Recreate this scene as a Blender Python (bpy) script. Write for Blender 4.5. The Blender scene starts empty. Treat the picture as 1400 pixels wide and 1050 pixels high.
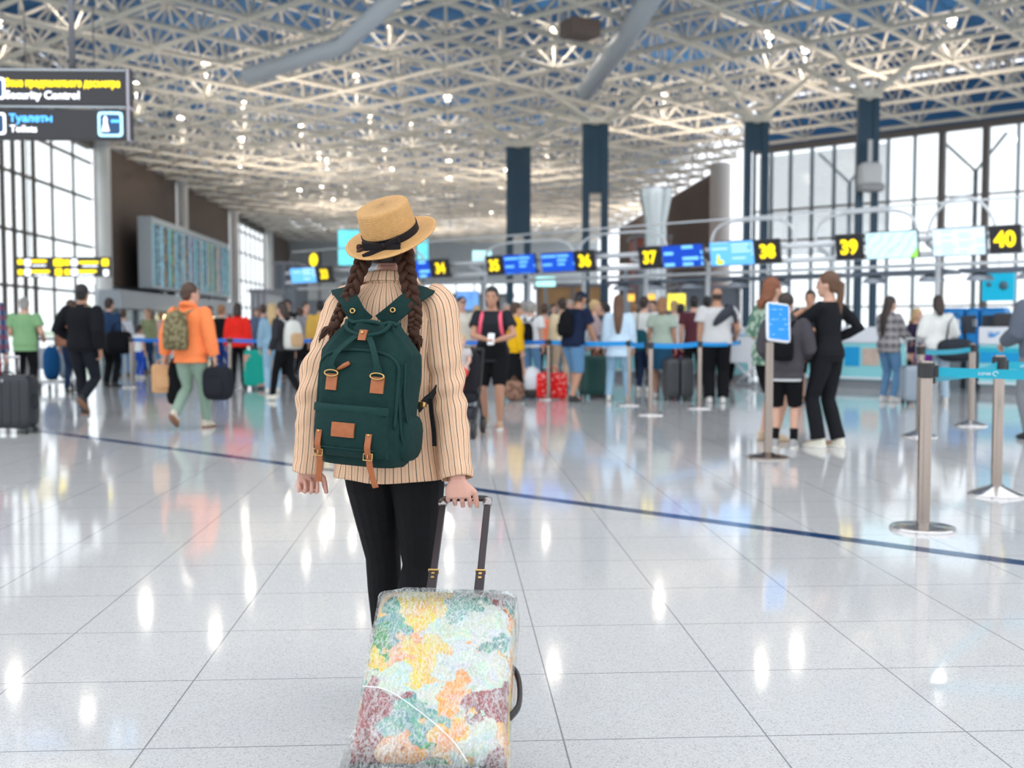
import bpy, bmesh, math, random
import numpy as np
from mathutils import Vector, Matrix, Euler
R = math.radians
PI = math.pi
random.seed(7)
SC = bpy.context.scene
COL = SC.collection

# ------------------------------------------------------------------ camera
HC, FPX, PITCH = 1.2, 1480.0, math.atan(78/1480.0)
def ray(u, v):
    cx, cy = (u-700)/FPX, (525-v)/FPX
    return Vector((cx, math.cos(PITCH)+cy*math.sin(PITCH), -math.sin(PITCH)+cy*math.cos(PITCH)))
def at(u, v, Y):
    d = ray(u, v); t = Y/d.y
    return Vector((d.x*t, Y, HC+d.z*t))
def onz(u, v, z=0.0):
    d = ray(u, v); t = (z-HC)/d.z
    return Vector((d.x*t, d.y*t, z))
cam = bpy.data.cameras.new('camera'); camo = bpy.data.objects.new('camera', cam); COL.objects.link(camo)
camo.location = (0, 0, HC); camo.rotation_euler = (PI/2-PITCH, 0, 0)
cam.sensor_width = 36; cam.lens = 36*FPX/1400; cam.clip_end = 1000; cam.clip_start = .05
cam.dof.use_dof = True; cam.dof.focus_distance = 3.25; cam.dof.aperture_fstop = 2.7
SC.camera = camo

# building axes: the counters and the roof grid run along UU / VV, the hall along AA / BB
UU = Vector((.745, -.667, 0)); VV = Vector((.667, .745, 0))
AA = Vector((-.0553, .9985, 0)); BB = Vector((.9985, .0553, 0))
ANG_U = math.atan2(UU.y, UU.x); ANG_B = math.atan2(BB.y, BB.x)

# ------------------------------------------------------------------ materials
MATS = {}
def nt(name):
    m = bpy.data.materials.new(name); m.use_nodes = True
    n = m.node_tree; b = n.nodes['Principled BSDF']
    return m, n, b
def M(name, col=None, rough=.6, metal=0., var=.08, scale=30., bump=0., emit=0., ecol=None, spec=None, coat=0., sheen=0.):
    if name in MATS: return MATS[name]
    m, n, b = nt(name)
    L = n.links
    tc = n.nodes.new('ShaderNodeTexCoord'); nz = n.nodes.new('ShaderNodeTexNoise')
    nz.inputs['Scale'].default_value = scale; nz.inputs['Detail'].default_value = 3
    L.new(tc.outputs['Object'], nz.inputs['Vector'])
    mr = n.nodes.new('ShaderNodeMapRange'); mr.inputs[3].default_value = 1-var; mr.inputs[4].default_value = 1+var
    L.new(nz.outputs['Fac'], mr.inputs[0])
    mx = n.nodes.new('ShaderNodeVectorMath'); mx.operation = 'SCALE'
    mx.inputs[0].default_value = col; L.new(mr.outputs[0], mx.inputs['Scale'])
    L.new(mx.outputs[0], b.inputs['Base Color'])
    b.inputs['Roughness'].default_value = rough; b.inputs['Metallic'].default_value = metal
    if spec is not None: b.inputs['Specular IOR Level'].default_value = spec
    if coat: b.inputs['Coat Weight'].default_value = coat
    if sheen: b.inputs['Sheen Weight'].default_value = sheen
    if bump:
        bp = n.nodes.new('ShaderNodeBump'); bp.inputs['Strength'].default_value = bump; bp.inputs['Distance'].default_value = .01
        L.new(nz.outputs['Fac'], bp.inputs['Height']); L.new(bp.outputs[0], b.inputs['Normal'])
    if emit:
        b.inputs['Emission Color'].default_value = (*(ecol or col), 1); b.inputs['Emission Strength'].default_value = emit
    MATS[name] = m
    return m
class NG:
    """small node-graph helper"""
    def __init__(s, name):
        s.m, s.n, s.b = nt(name); s.tc = s.n.nodes.new('ShaderNodeTexCoord'); MATS[name] = s.m
    def node(s, t, **kw):
        d = s.n.nodes.new(t)
        for k, v in kw.items(): setattr(d, k, v)
        return d
    def link(s, a, b): s.n.links.new(a, b)
    def setin(s, nd, i, v):
        if hasattr(v, 'links') or hasattr(v, 'is_output'): s.link(v, nd.inputs[i])
        else: nd.inputs[i].default_value = v
    def math(s, op, a, b=0., c=None):
        d = s.node('ShaderNodeMath', operation=op); s.setin(d, 0, a); s.setin(d, 1, b)
        if c is not None: s.setin(d, 2, c)
        return d.outputs[0]
    def xyz(s, out):
        d = s.node('ShaderNodeSeparateXYZ'); s.link(out, d.inputs[0]); return d.outputs
    def noise(s, vec, scale, detail=2):
        d = s.node('ShaderNodeTexNoise'); s.link(vec, d.inputs['Vector']); d.inputs['Scale'].default_value = scale; d.inputs['Detail'].default_value = detail
        return d.outputs
    def mix(s, f, a, b):
        d = s.node('ShaderNodeMix', data_type='RGBA'); s.setin(d, 0, f)
        for i, v in ((6, a), (7, b)):
            if isinstance(v, tuple): d.inputs[i].default_value = (*v[:3], 1)
            else: s.link(v, d.inputs[i])
        return d.outputs[2]
    def bump(s, h, strength=.3, dist=.01):
        d = s.node('ShaderNodeBump'); d.inputs['Strength'].default_value = strength; d.inputs['Distance'].default_value = dist
        s.link(h, d.inputs['Height']); s.link(d.outputs[0], s.b.inputs['Normal'])

# ------------------------------------------------------------------ mesh builder
class MB:
    def __init__(s): s.v = []; s.f = []; s.uv = {}
    def add(s, vs, fs):
        o = len(s.v); s.v += [tuple(p) for p in vs]; s.f += [tuple(i+o for i in f) for f in fs]; return s
    def box(s, c, size, rz=0, m=None):
        x, y, z = size[0]/2, size[1]/2, size[2]/2
        vs = [Vector((a*x, b*y, d*z)) for d in (-1, 1) for a, b in ((-1, -1), (1, -1), (1, 1), (-1, 1))]
        if m is None: m = Matrix.Rotation(rz, 3, 'Z')
        vs = [m @ p + Vector(c) for p in vs]
        return s.add(vs, [(3, 2, 1, 0), (4, 5, 6, 7), (0, 1, 5, 4), (1, 2, 6, 5), (2, 3, 7, 6), (3, 0, 4, 7)])
    def rings(s, rs, cap=True, closed=False):
        n = len(rs[0]); vs = [p for r in rs for p in r]; fs = []
        k = len(rs)
        for i in range(k if closed else k-1):
            for j in range(n):
                a, b = i*n+j, i*n+(j+1) % n; i2 = (i+1) % k
                fs.append((a, b, i2*n+(j+1) % n, i2*n+j))
        if cap and not closed:
            fs.append(tuple(range(n-1, -1, -1))); fs.append(tuple((k-1)*n+j for j in range(n)))
        return s.add(vs, fs)
    def tube(s, pts, rad, n=10, cap=True, up=None, closed=False):
        pts = [Vector(p) for p in pts]; k = len(pts)
        if not isinstance(rad, (list, tuple)): rad = [rad]*k
        rs = []; prev = None
        for i, p in enumerate(pts):
            if closed: t = pts[(i+1) % k]-pts[i-1]
            else: t = pts[min(i+1, k-1)]-pts[max(i-1, 0)]
            if t.length < 1e-9: t = Vector((0, 0, 1))
            t.normalize()
            if prev is None:
                a = Vector(up) if up else (Vector((1, 0, 0)) if abs(t.x) < .8 else Vector((0, 1, 0)))
            else: a = prev
            a = (a - t*a.dot(t)); a.normalize(); b = t.cross(a); prev = a
            r = rad[i]; ra, rb = (r if isinstance(r, (list, tuple)) else (r, r))
            rs.append([p + a*(ra*math.cos(2*PI*j/n)) + b*(rb*math.sin(2*PI*j/n)) for j in range(n)])
        return s.rings(rs, cap, closed)
    def ell(s, c, r, m=None, nu=14, nv=9, p=2.0):
        """(super)ellipsoid"""
        c = Vector(c); rs = []
        def sg(x, e): return math.copysign(abs(x)**e, x)
        e = 2.0/p
        for i in range(nv+1):
            th = -PI/2+PI*i/nv
            cz, sz = sg(math.cos(th), e), sg(math.sin(th), e)
            if i in (0, nv): cz = .02
            rr = []
            for j in range(nu):
                ph = 2*PI*j/nu
                q = Vector((r[0]*cz*sg(math.cos(ph), e), r[1]*cz*sg(math.sin(ph), e), r[2]*sz))
                if m is not None: q = m @ q
                rr.append(c+q)
            rs.append(rr)
        return s.rings(rs)
    def loft(s, secs, n=24, m=None, p=2.0):
        """secs: (z, rx, ry, x0, y0); horizontal superellipse sections"""
        rs = []
        def sg(x, e): return math.copysign(abs(x)**e, x)
        for q in secs:
            z, rx, ry = q[:3]; x0 = q[3] if len(q) > 3 else 0; y0 = q[4] if len(q) > 4 else 0; pp = q[5] if len(q) > 5 else p
            e = 2.0/pp; rr = []
            for j in range(n):
                a = 2*PI*j/n
                w = Vector((x0+rx*sg(math.cos(a), e), y0+ry*sg(math.sin(a), e), z))
                rr.append(m(w) if m else w)
            rs.append(rr)
        return s.rings(rs)
    def lathe(s, prof, n=32, c=(0, 0, 0), closed=False):
        c = Vector(c)
        return s.rings([[c+Vector((r*math.cos(2*PI*j/n), r*math.sin(2*PI*j/n), z)) for j in range(n)] for r, z in prof], cap=not closed, closed=closed)
    def ribbon(s, pts, w, th, side):
        """flat strap following pts, width w along direction side, thickness th"""
        rs = []; k = len(pts); pts = [Vector(p) for p in pts]
        for i, p in enumerate(pts):
            t = (pts[min(i+1, k-1)]-pts[max(i-1, 0)]).normalized()
            sd = Vector(side[i] if isinstance(side, list) else side); sd = (sd-t*sd.dot(t)).normalized(); nn = t.cross(sd)
            ww = w[i] if isinstance(w, (list, tuple)) else w
            rs.append([p+sd*ww/2+nn*th/2, p-sd*ww/2+nn*th/2, p-sd*ww/2-nn*th/2, p+sd*ww/2-nn*th/2])
        return s.rings(rs)
    def xf(s, m):
        m = m.to_4x4() if isinstance(m, Matrix) and len(m) == 3 else m
        s.v = [tuple(m @ Vector(p)) for p in s.v]; return s
    def build(s, name, mat, parent=None, smooth=True, remesh=0, subd=0, smoothit=0, edge=None, bevel=0):
        me = bpy.data.meshes.new(name); me.from_pydata(s.v, [], s.f)
        me.validate(); bm = bmesh.new(); bm.from_mesh(me); bmesh.ops.recalc_face_normals(bm, faces=bm.faces); bm.to_mesh(me); bm.free()
        for q in (mat if isinstance(mat, (list, tuple)) else [mat]): me.materials.append(q)
        o = bpy.data.objects.new(name, me); COL.objects.link(o)
        if parent is not None: o.parent = parent
        if bevel:
            d = o.modifiers.new('b', 'BEVEL'); d.width = bevel; d.segments = 2; d.limit_method = 'ANGLE'
        if remesh:
            d = o.modifiers.new('r', 'REMESH'); d.mode = 'VOXEL'; d.voxel_size = remesh; d.use_smooth_shade = True
            d = o.modifiers.new('s', 'SMOOTH'); d.factor = .5; d.iterations = smoothit or 3
        if subd:
            d = o.modifiers.new('u', 'SUBSURF'); d.levels = d.render_levels = subd
        if smooth:
            me.polygons.foreach_set('use_smooth', [True]*len(me.polygons))
            if smooth == 'auto':
                bm = bmesh.new(); bm.from_mesh(me)
                for e in bm.edges:
                    if len(e.link_faces) == 2 and e.calc_face_angle(0) > .7: e.smooth = False
                bm.to_mesh(me); bm.free()
        return o

def thing(name, label, cat, loc=(0, 0, 0), rz=0, group=None):
    o = bpy.data.objects.new(name, None); COL.objects.link(o)
    o.location = loc; o.rotation_euler = (0, 0, rz); o['label'] = label; o['category'] = cat
    if group: o['group'] = group
    o.empty_display_size = .1
    return o
def tag(o, label, cat, group=None):
    o['label'] = label; o['category'] = cat
    if group: o['group'] = group
    return o
def struct(o):
    o['kind'] = 'structure'; return o
def lab(o, t): o['label'] = t; return o
def copy_tree(o, parent=None):
    c = o.copy(); COL.objects.link(c); c.parent = parent
    for ch in list(o.children): copy_tree(ch, c)
    return c
def text(body, size, mat, parent, loc, rot, name='lettering', align='LEFT', ext=.004, bold=0.0, sx=1.0):
    c = bpy.data.curves.new(name, 'FONT'); c.body = body; c.size = size; c.extrude = ext; c.align_x = align; c.align_y = 'CENTER'
    c.offset = bold; c.materials.append(mat); c.resolution_u = 4
    tmp = bpy.data.objects.new(name, c); me = bpy.data.meshes.new_from_object(tmp); bpy.data.objects.remove(tmp); bpy.data.curves.remove(c)
    me.transform(Matrix.Translation(loc) @ Euler(rot).to_matrix().to_4x4() @ Matrix.Diagonal((sx, 1, 1, 1)))
    if not me.materials: me.materials.append(mat)
    o = bpy.data.objects.new(name, me); COL.objects.link(o); o.parent = parent
    return o
# ================================================================== WORLD
w = bpy.data.worlds.new('sky'); SC.world = w; w.use_nodes = True
bg = w.node_tree.nodes['Background']; bg.inputs[0].default_value = (.91, .95, 1.0, 1); bg.inputs[1].default_value = 1.4
SC.view_settings.view_transform = 'Standard'; SC.view_settings.look = 'None'; SC.view_settings.gamma = 1; SC.view_settings.exposure = .32
try: SC.view_settings.use_curve_mapping = False
except Exception: pass
SC.cycles.use_denoising = True
SC.cycles.max_bounces = 8; SC.cycles.transparent_max_bounces = 24; SC.cycles.sample_clamp_indirect = 6
SC.cycles.glossy_bounces = 3; SC.cycles.diffuse_bounces = 4; SC.cycles.caustics_reflective = False

HZ = 10.6           # height of the lower roof chords
# ------------------------------------------------------------------ floor
def floor_mat():
    g = NG('terrazzo'); P = g.tc.outputs['Object']
    x, y, z = g.xyz(P)
    def lin(ax, off):
        a = g.math('MULTIPLY', x, ax.x/.6); b = g.math('MULTIPLY', y, ax.y/.6)
        s_ = g.math('ADD', g.math('ADD', a, b), off+400)
        f = g.math('FRACT', s_)
        return g.math('GREATER_THAN', g.math('ABSOLUTE', g.math('SUBTRACT', f, .5)), .4955)
    p1 = onz(778, 1040); p2 = onz(700, 922.5)
    j1 = lin(BB, -(p1.dot(BB))/.6); j2 = lin(AA, -(p2.dot(AA))/.6)
    j = g.math('MAXIMUM', j1, j2)
    sp = g.node('ShaderNodeTexVoronoi'); g.link(P, sp.inputs['Vector']); sp.inputs['Scale'].default_value = 260
    spc = g.xyz(sp.outputs['Color'])[0]
    n1 = g.noise(P, 420, 2)['Fac']; n2 = g.noise(P, 1.2, 3)['Fac']
    r = g.node('ShaderNodeValToRGB'); g.link(spc, r.inputs[0]); e = r.color_ramp.elements
    e[0].position = 0; e[0].color = (.36, .35, .34, 1); e[1].position = .18; e[1].color = (.60, .60, .60, 1)
    q = e.new(.8); q.color = (.66, .66, .66, 1); q = e.new(1.); q.color = (.76, .76, .75, 1)
    c = g.mix(g.math('MULTIPLY', n1, .25), r.outputs[0], (.6, .6, .6))
    c = g.mix(g.math('MULTIPLY', n2, .3), c, (.55, .56, .58))
    c = g.mix(g.math('MULTIPLY', j, .75), c, (.16, .17, .19))
    g.link(c, g.b.inputs['Base Color'])
    rr = g.node('ShaderNodeMapRange'); g.link(g.noise(P, 5, 3)['Fac'], rr.inputs[0]); rr.inputs[3].default_value = .05; rr.inputs[4].default_value = .1
    g.link(rr.outputs[0], g.b.inputs['Roughness'])
    g.b.inputs['Specular IOR Level'].default_value = .75
    h = g.math('ADD', g.math('MULTIPLY', g.noise(P, 9, 2)['Fac'], 1.), g.math('MULTIPLY', j, -.15))
    g.bump(h, .012, .01)
    return g.m
fl = MB().box((5, 60, -.05), (130, 150, .1)).build('floor', floor_mat(), smooth=False); struct(fl)
a, b = onz(45, 588.), onz(1400, 770.)
d = (b-a).normalized(); ang = math.atan2(d.y, d.x)
st = MB().box((a+b)/2+Vector((0, 0, .0)), (60, .115, .004), ang).build('trim_1', M('dark_inlay', (.012, .05, .14), .12, var=.2, scale=3), smooth=False); struct(st)  # black inlay; the blue it reflects is put into the base colour
og = MB().box((0, 100, -.4), (700, 700, .2)).build('exterior_ground', M('outdoor_paving', (.45, .52, .40), .9), smooth=False); struct(og)

# ------------------------------------------------------------------ roof space frame
CELL, DEP = 2.8, 2.1
O0 = Vector((-10.07, 35.4, 0))
def inside(p, e=0):
    a_, b_, v_ = p.dot(AA), p.dot(BB), p.dot(VV)
    return 16 < a_ < 122 and -18.3-e < b_ < 46 and (v_ < 52.5+e or b_ < 16.3+e)
white_steel = M('cream_painted_steel', (.90, .84, .74), .5, var=.05, scale=2)
def fast_bars(bars, n=6):
    vs, fs = [], []
    for p, q, r in bars:
        t = (q-p).normalized(); a = Vector((0, 0, 1)) if abs(t.z) < .9 else Vector((1, 0, 0))
        a = (a-t*a.dot(t)).normalized(); b = t.cross(a); o = len(vs)
        for c in (p, q):
            for j in range(n): vs.append(c+a*(r*math.cos(2*PI*j/n))+b*(r*math.sin(2*PI*j/n)))
        for j in range(n): fs.append((o+j, o+(j+1) % n, o+n+(j+1) % n, o+n+j))
    m = MB(); m.v = [tuple(v) for v in vs]; m.f = fs
    return m
low, upn = {}, {}
for i in range(-35, 45):
    for j in range(-25, 45):
        p = O0+UU*(i*CELL)+VV*(j*CELL)
        if inside(p): low[(i, j)] = p+Vector((0, 0, HZ))
        p = p+UU*(CELL/2)+VV*(CELL/2)
        if inside(p, .6): upn[(i, j)] = p+Vector((0, 0, HZ+DEP))
bl, bu, bd = [], [], []
for (i, j), p in low.items():
    for k in ((i+1, j), (i, j+1)):
        if k in low: bl.append((p, low[k], .10))
    for k in ((i, j), (i-1, j), (i, j-1), (i-1, j-1)):
        if k in upn: bd.append((p, upn[k], .05))
for (i, j), p in upn.items():
    for k in ((i+1, j), (i, j+1)):
        if k in upn: bu.append((p, upn[k], .07))
    # posts that carry the roof deck
    bd.append((p, p+Vector((0, 0, .55)), .035))
fr = thing('ceiling_space_frame', 'cream white steel space frame of tubes spanning the whole hall ceiling', 'ceiling frame'); fr['kind'] = 'structure'
def grp(bars, name):
    return fast_bars(bars).build(name, white_steel, fr)
grp(bl, 'lower_chords'); grp(bu, 'upper_chords'); grp(bd, 'bracing')
m = MB()
for p in list(low.values()): m.ell(p, (.15, .15, .13), nu=8, nv=5)
for p in list(upn.values()): m.ell(p, (.12, .12, .11), nu=8, nv=5)
m.build('node_joints', white_steel, fr)
def wp(a_, b_, z=0): return AA*a_+BB*b_+Vector((0, 0, z))
# roof deck of blue sheets with ribs
def deck_mat():
    g = NG('blue_roof_sheet'); P = g.tc.outputs['Object']; x, y, z = g.xyz(P)
    s_ = g.math('ADD', g.math('MULTIPLY', x, VV.x/.35), g.math('MULTIPLY', y, VV.y/.35))
    f = g.math('PINGPONG', s_, .5)
    c = g.mix(g.noise(P, .25, 2)['Fac'], (.018, .11, .32), (.02, .17, .42))
    g.link(c, g.b.inputs['Base Color']); g.b.inputs['Roughness'].default_value = .6
    g.bump(f, .6, .05); return g.m
mrot = Matrix.Rotation(ANG_B, 3, 'Z')
ctr = AA*69+BB*14
def lineX(a_, v_):   # the point with A-coordinate a_ on the line where V = v_
    p = VV*v_; k = (a_-p.dot(AA))/UU.dot(AA); return p+UU*k
cut = lineX(16, 52.6)
kk = (16.3-(VV*52.6).dot(BB))/UU.dot(BB); corner = VV*52.6+UU*kk
poly = [wp(16, -18.3), cut, corner, wp(122, 16.3), wp(122, -18.3)]
zz = HZ+DEP+.68
rm = MB(); rm.rings([[Vector((q.x, q.y, zz)) for q in poly], [Vector((q.x, q.y, zz+.15)) for q in poly]])
rd = rm.build('ceiling', deck_mat(), smooth=False); struct(rd)

# ceiling lamps: a bright bulb on top of a thin rod at the roof joints
lamp_px = [(18,45),(128,8),(208,130),(302,103),(262,175),(350,155),(303,207),(385,193),(412,222),(425,233),(452,262),(475,175),(475,210),
 (492,133),(565,35),(582,155),(583,194),(593,235),(594,256),(600,285),(512,245),(458,270),(470,285),(663,265),(706,70),(770,60),(905,265),(940,140),
 (1048,80),(865,275),(560,262),(530,225),(540,185),(420,270),(497,300),(640,290),(652,300),(690,318),(735,330),(660,330),(1130,95),(700,250),(740,215),(350,240),(395,255),(1290,50)]
lp = thing('ceiling_lamp', 'x', 'lamp')
MB().lathe([(.01, -1.3), (.028, -1.3), (.028, -.1), (.01, -.1)], 8).build('rod', white_steel, lp)
MB().lathe([(.02, -.16), (.12, -.12), (.17, 0), (.15, .03), (.02, .03)], 14).build('housing', M('lamp_housing', (.85, .84, .8), .4), lp)
MB().ell((0, 0, .06), (.15, .15, .09)).build('bulb', M('warm_bulb', (1, .93, .8), .4, emit=12, ecol=(1, .9, .74)), lp)
g_l = 'small bright lamps on rods in the roof frame'
first = True
for k, (u, v) in enumerate(lamp_px):
    p = onz(u, v, HZ+.75)
    if p.y > 118: continue
    # snap to the nearest lower joint column
    best = min(low.values(), key=lambda q: (q.x-p.x)**2+(q.y-p.y)**2)
    o = lp if first else copy_tree(lp); first = False
    o.location = (p.x*.0+best.x, best.y, HZ+1.35) if (best.xy-p.xy).length < 4 else (p.x, p.y, HZ+1.35)
    o['group'] = g_l; o['label'] = 'small bright lamp on a thin white rod up in the roof frame'
    ld = bpy.data.lights.new('lamp_light', 'POINT') if k == 0 else ld
    ld.energy = 60; ld.color = (1, .90, .78); ld.shadow_soft_size = .2
    lo = bpy.data.objects.new('lamp_light', ld); COL.objects.link(lo); lo.location = o.location+Vector((0, 0, -.32))

# ------------------------------------------------------------------ walls
def wp(a_, b_, z=0): return AA*a_+BB*b_+Vector((0, 0, z))
def glass_mat():
    g = NG('window_glass'); n = g.n
    tr = g.node('ShaderNodeBsdfTransparent'); tr.inputs[0].default_value = (.975, .99, .985, 1)
    gl = g.node('ShaderNodeBsdfGlossy'); gl.inputs['Roughness'].default_value = .04
    mx = g.node('ShaderNodeMixShader'); mx.inputs[0].default_value = .05
    g.link(tr.outputs[0], mx.inputs[1]); g.link(gl.outputs[0], mx.inputs[2])
    g.link(mx.outputs[0], n.nodes['Material Output'].inputs[0]); return g.m
GLASS = glass_mat()
frame_dark = M('dark_bronze_frame', (.10, .085, .075), .5)
frame_grey = M('grey_aluminium', (.50, .54, .58), .4, .3)
def brown_mat():
    g = NG('brown_slats'); P = g.tc.outputs['Object']; x, y, z = g.xyz(P)
    s_ = g.math('ADD', g.math('MULTIPLY', x, AA.x/.55), g.math('MULTIPLY', y, AA.y/.55))
    f = g.math('FRACT', s_)
    c = g.mix(g.math('GREATER_THAN', f, .82), (.17, .125, .10), (.07, .055, .05))
    g.link(c, g.b.inputs['Base Color']); g.b.inputs['Roughness'].default_value = .7; return g.m
BROWN = brown_mat()
mB = Matrix.Rotation(ANG_B, 3, 'Z')
mU = Matrix.Rotation(ANG_U, 3, 'Z')
# left wall: glazed bay near, then slatted cladding, glazed bay, cladding
LW = -18.1
bays = [(16, 56, 'g'), (56.8, 72.2, 'b'), (73, 89, 'b'), (90, 106, 'g'), (107, 122, 'b')]
nwin = 0; nwall = 0
WIN_WARM = M('window_header', (.45, .44, .42), .6)
for a0, a1, k in bays:
    L_ = a1-a0; c = wp((a0+a1)/2, LW)
    if k == 'b':
        z0 = 3.4
        nwall += 1
        o = MB().box(c+Vector((0, 0, (HZ+z0)/2)), (.3, L_, HZ-z0), m=mB).build('wall_left', BROWN, smooth=False); struct(o)
        o = MB().box(c+Vector((-.1, 0, z0/2)), (.25, L_, z0), m=mB).build('wall_left', M('grey_panel_wall', (.42, .46, .50), .5), smooth=False); struct(o)
    else:
        nwin += 1
        fr_ = MB(); n_ = int(L_/(1.05 if nwin == 1 else 2.2))
        spots = [(a0+L_*i/n_, .1) for i in range(n_+1)] if nwin > 1 else [(16.5+i*1.1, .13) for i in range(30)]+[(50.6, .1), (53.4, .1)]
        for a_, w_ in spots: fr_.box(wp(a_, LW, HZ/2), (w_, .2 if w_ > .12 else .1, HZ), m=mB)
        for z in (2.9, 5.2, 7.6, 9.4): fr_.box(c+Vector((0, 0, z)), (.12, L_, .12), m=mB)
        fr_.box(c+Vector((0, 0, HZ-.25)), (.4, L_, .5), m=mB)
        o = fr_.build('window_%d' % nwin, frame_dark, smooth=False); struct(o)
        p_ = MB().box(c+Vector((-.02, 0, HZ/2)), (.02, L_, HZ), m=mB).build('pane', GLASS, o, smooth=False)
cm = M('white_column_paint', (.80, .80, .79), .45)
for i, a_ in enumerate((56.4, 72.6, 89.5, 106.5)):
    p = wp(a_, LW+.45)
    o = MB().lathe([(.38, 0), (.38, HZ+.2), (.36, HZ+.25)], 24, p).build('wall_column', cm, smooth='auto'); o['kind'] = 'structure'
# right slatted wall + column
p = wp(83, 16.1)
o = MB().box(p+Vector((0, 0, (HZ+3.2)/2)), (.3, 40, HZ-3.2), m=mB).build('wall_right', M('taupe_slats', (.34, .27, .23), .7, var=.12, scale=1.5), smooth=False); struct(o)
m = MB()
for i in range(60): m.box(wp(63.5+i*.66, 15.9, (HZ+3.2)/2), (.12, .14, HZ-3.2), m=mB)
m.build('slats', M('taupe_slat_edges', (.27, .21, .18), .7), o, smooth=False)
o = MB().box(p+Vector((0, 0, 1.6)), (.3, 40, 3.2), m=mB).build('wall_right', M('shop_grey', (.34, .34, .37), .6), smooth=False); struct(o)
pc = wp(62.7, 15.6)
o = MB().lathe([(.6, 0), (.6, HZ), (.5, HZ+.1)], 24, pc).build('wall_column', M('taupe_column', (.60, .54, .50), .5), smooth='auto'); o['kind'] = 'structure'
# window wall on the right, along UU
q0 = Vector((12.9, 58.1, 0)); Lw = 34.
def up(s, z=0, off=0): return q0+UU*s+VV*off+Vector((0, 0, z))
fm = MB(); fm2 = MB()
for i, s_ in enumerate((0, 1.0, 2.1, 3.3, 4.5, 5.7, 7.3, 8.6, 9.9, 11.9, 13.3, 14.9, 16.5, 18.1, 20, 22, 24, 26, 28, 30, 32, 34)):
    (fm if s_ in (9.9, 11.9, 20, 22) else fm2).box(up(s_, HZ/2), (.28 if s_ in (9.9, 11.9, 20, 22) else .075, .3, HZ), m=mU)
for z in (2.2, 4.15, 5.7, 7.3): fm.box(up(Lw/2, z), (Lw, .1, .09), m=mU)
fm.box(up(Lw/2, HZ-.1), (Lw, .35, .3), m=mU)
fm.box(up(Lw/2, .5), (Lw, .3, 1.), m=mU)
up_w = up
wr = fm.build('window_3', M('brown_mullion', (.22, .19, .18), .5), smooth=False); struct(wr)
MB().box(up(Lw/2, HZ/2), (Lw, .02, HZ), m=mU).build('pane', GLASS, wr, smooth=False)
fm2.build('mullions', M('blue_grey_mullion', (.28, .33, .38), .5), wr, smooth=False)
m = MB()
for i in range(46): m.box(up(3.6, 5.0+i*.115, .5), (7.2, .05, .06), m=mU)
o = m.build('louvres', M('pale_louvre', (.70, .76, .84), .6), wr, smooth=False)
# lattice masts outside the window
for k, s in enumerate((4.6, 10.9, 17.4, 23.6)):
    m = MB()
    for dx in (-.25, .25): m.tube([up(s+dx*.2, 0, 1.6), up(s+dx*.2, 8.6, 1.6)], .07, 8)
    m.tube([up(s, 8.6, 1.6), up(s-1.5, 10.2, 1.2)], .07, 8); m.tube([up(s, 8.6, 1.6), up(s+1.5, 10.2, 1.2)], .07, 8)
    o = m.build('wall_column', M('slate_steel', (.25, .30, .33), .5), smooth=True); o['kind'] = 'structure'
# strut fascia above the window wall
o = MB().box(up(Lw/2, HZ+1.3, .2), (Lw, .2, 2.4), m=mU).build('wall_right', M('blue_fascia', (.05, .22, .52), .6), smooth=False); struct(o)
o = MB().box(wp(76, LW-.1, HZ+1.3), (.2, 96, 2.6), m=mB).build('wall_left', M('pale_fascia', (.30, .33, .36), .6), smooth=False); struct(o)
# end wall, glazed and pale
e0 = wp(121.5, -1.1, 5.9)
o = MB().box(wp(121.5, -1.1, 9.), (35, .3, 6.), m=mB).build('wall_back', M('pale_end_wall', (.62, .66, .68), .6), smooth=False); struct(o)
m = MB()
for i in range(18): m.box(wp(121.4, -18+i*2.05, 3), (.2, .2, 6), m=mB)
m.box(wp(121.4, -1.1, 3), (35, .2, .2), m=mB)
o = m.build('window_4', frame_grey, smooth=False); struct(o)
MB().box(wp(121.5, -1.1, 3), (35, .03, 6), m=mB).build('pane', GLASS, o, smooth=False)

# big twin pylons that carry the roof near the counters
PY = M('dark_blue_steel', (.025, .075, .13), .4, .1, var=.15, scale=2)
def pylon(u, vtop, Y, wpx, label, solid_from):
    c = at(u, 447, Y); top = min(at(u, vtop, Y).z, HZ-.3); w_ = wpx/FPX*Y; leg = w_*.28
    t = thing('steel_pylon', label, 'pylon', (c.x, c.y, 0), ANG_B-.1)
    for s_ in (-1, 1):
        MB().box((s_*(w_/2-leg/2), 0, top/2), (leg, leg*1.3, top)).build('leg', PY, t, smooth=False)
    MB().box((0, 0, (solid_from+top)/2), (w_-2*leg, leg*.8, top-solid_from)).build('web_plate', PY, t, smooth=False)
    MB().box((0, 0, 4.2), (w_-2*leg, leg*.5, .15)).build('tie_plate', PY, t, smooth=False)
    hd = MB()
    for dx, dy in ((-2, -2), (2, -2), (2, 2), (-2, 2)):
        hd.tube([(0, 0, top-.1), (dx, dy, HZ-.3)], [.12, .08], 10)
    hd.box((0, 0, top), (w_*1.15, w_*.7, .25))
    hd.build('branch_head', white_steel, t, smooth='auto')
    return t
pylon(709, 198, 48, 33, 'dark blue twin-legged steel pylon behind the counter signs, shortest of the four', 5.2)
pylon(813, 166, 44, 35, 'dark blue twin-legged steel pylon between signs 36 and 37, white boxes between its legs', 6.6)
pylon(1031, 163, 40, 32, 'dark blue twin-legged pylon at the near end of the taupe slatted wall', 7.6)
pt = pylon(1182, 130, 36, 28, 'dark blue twin-legged pylon before the bright windows, with a loudspeaker box', 5.8)
sp = thing('loudspeaker', 'white angular loudspeaker box hung on the blue pylon before the windows', 'loudspeaker', at(1189, 240, 35.4), ANG_B)
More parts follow.
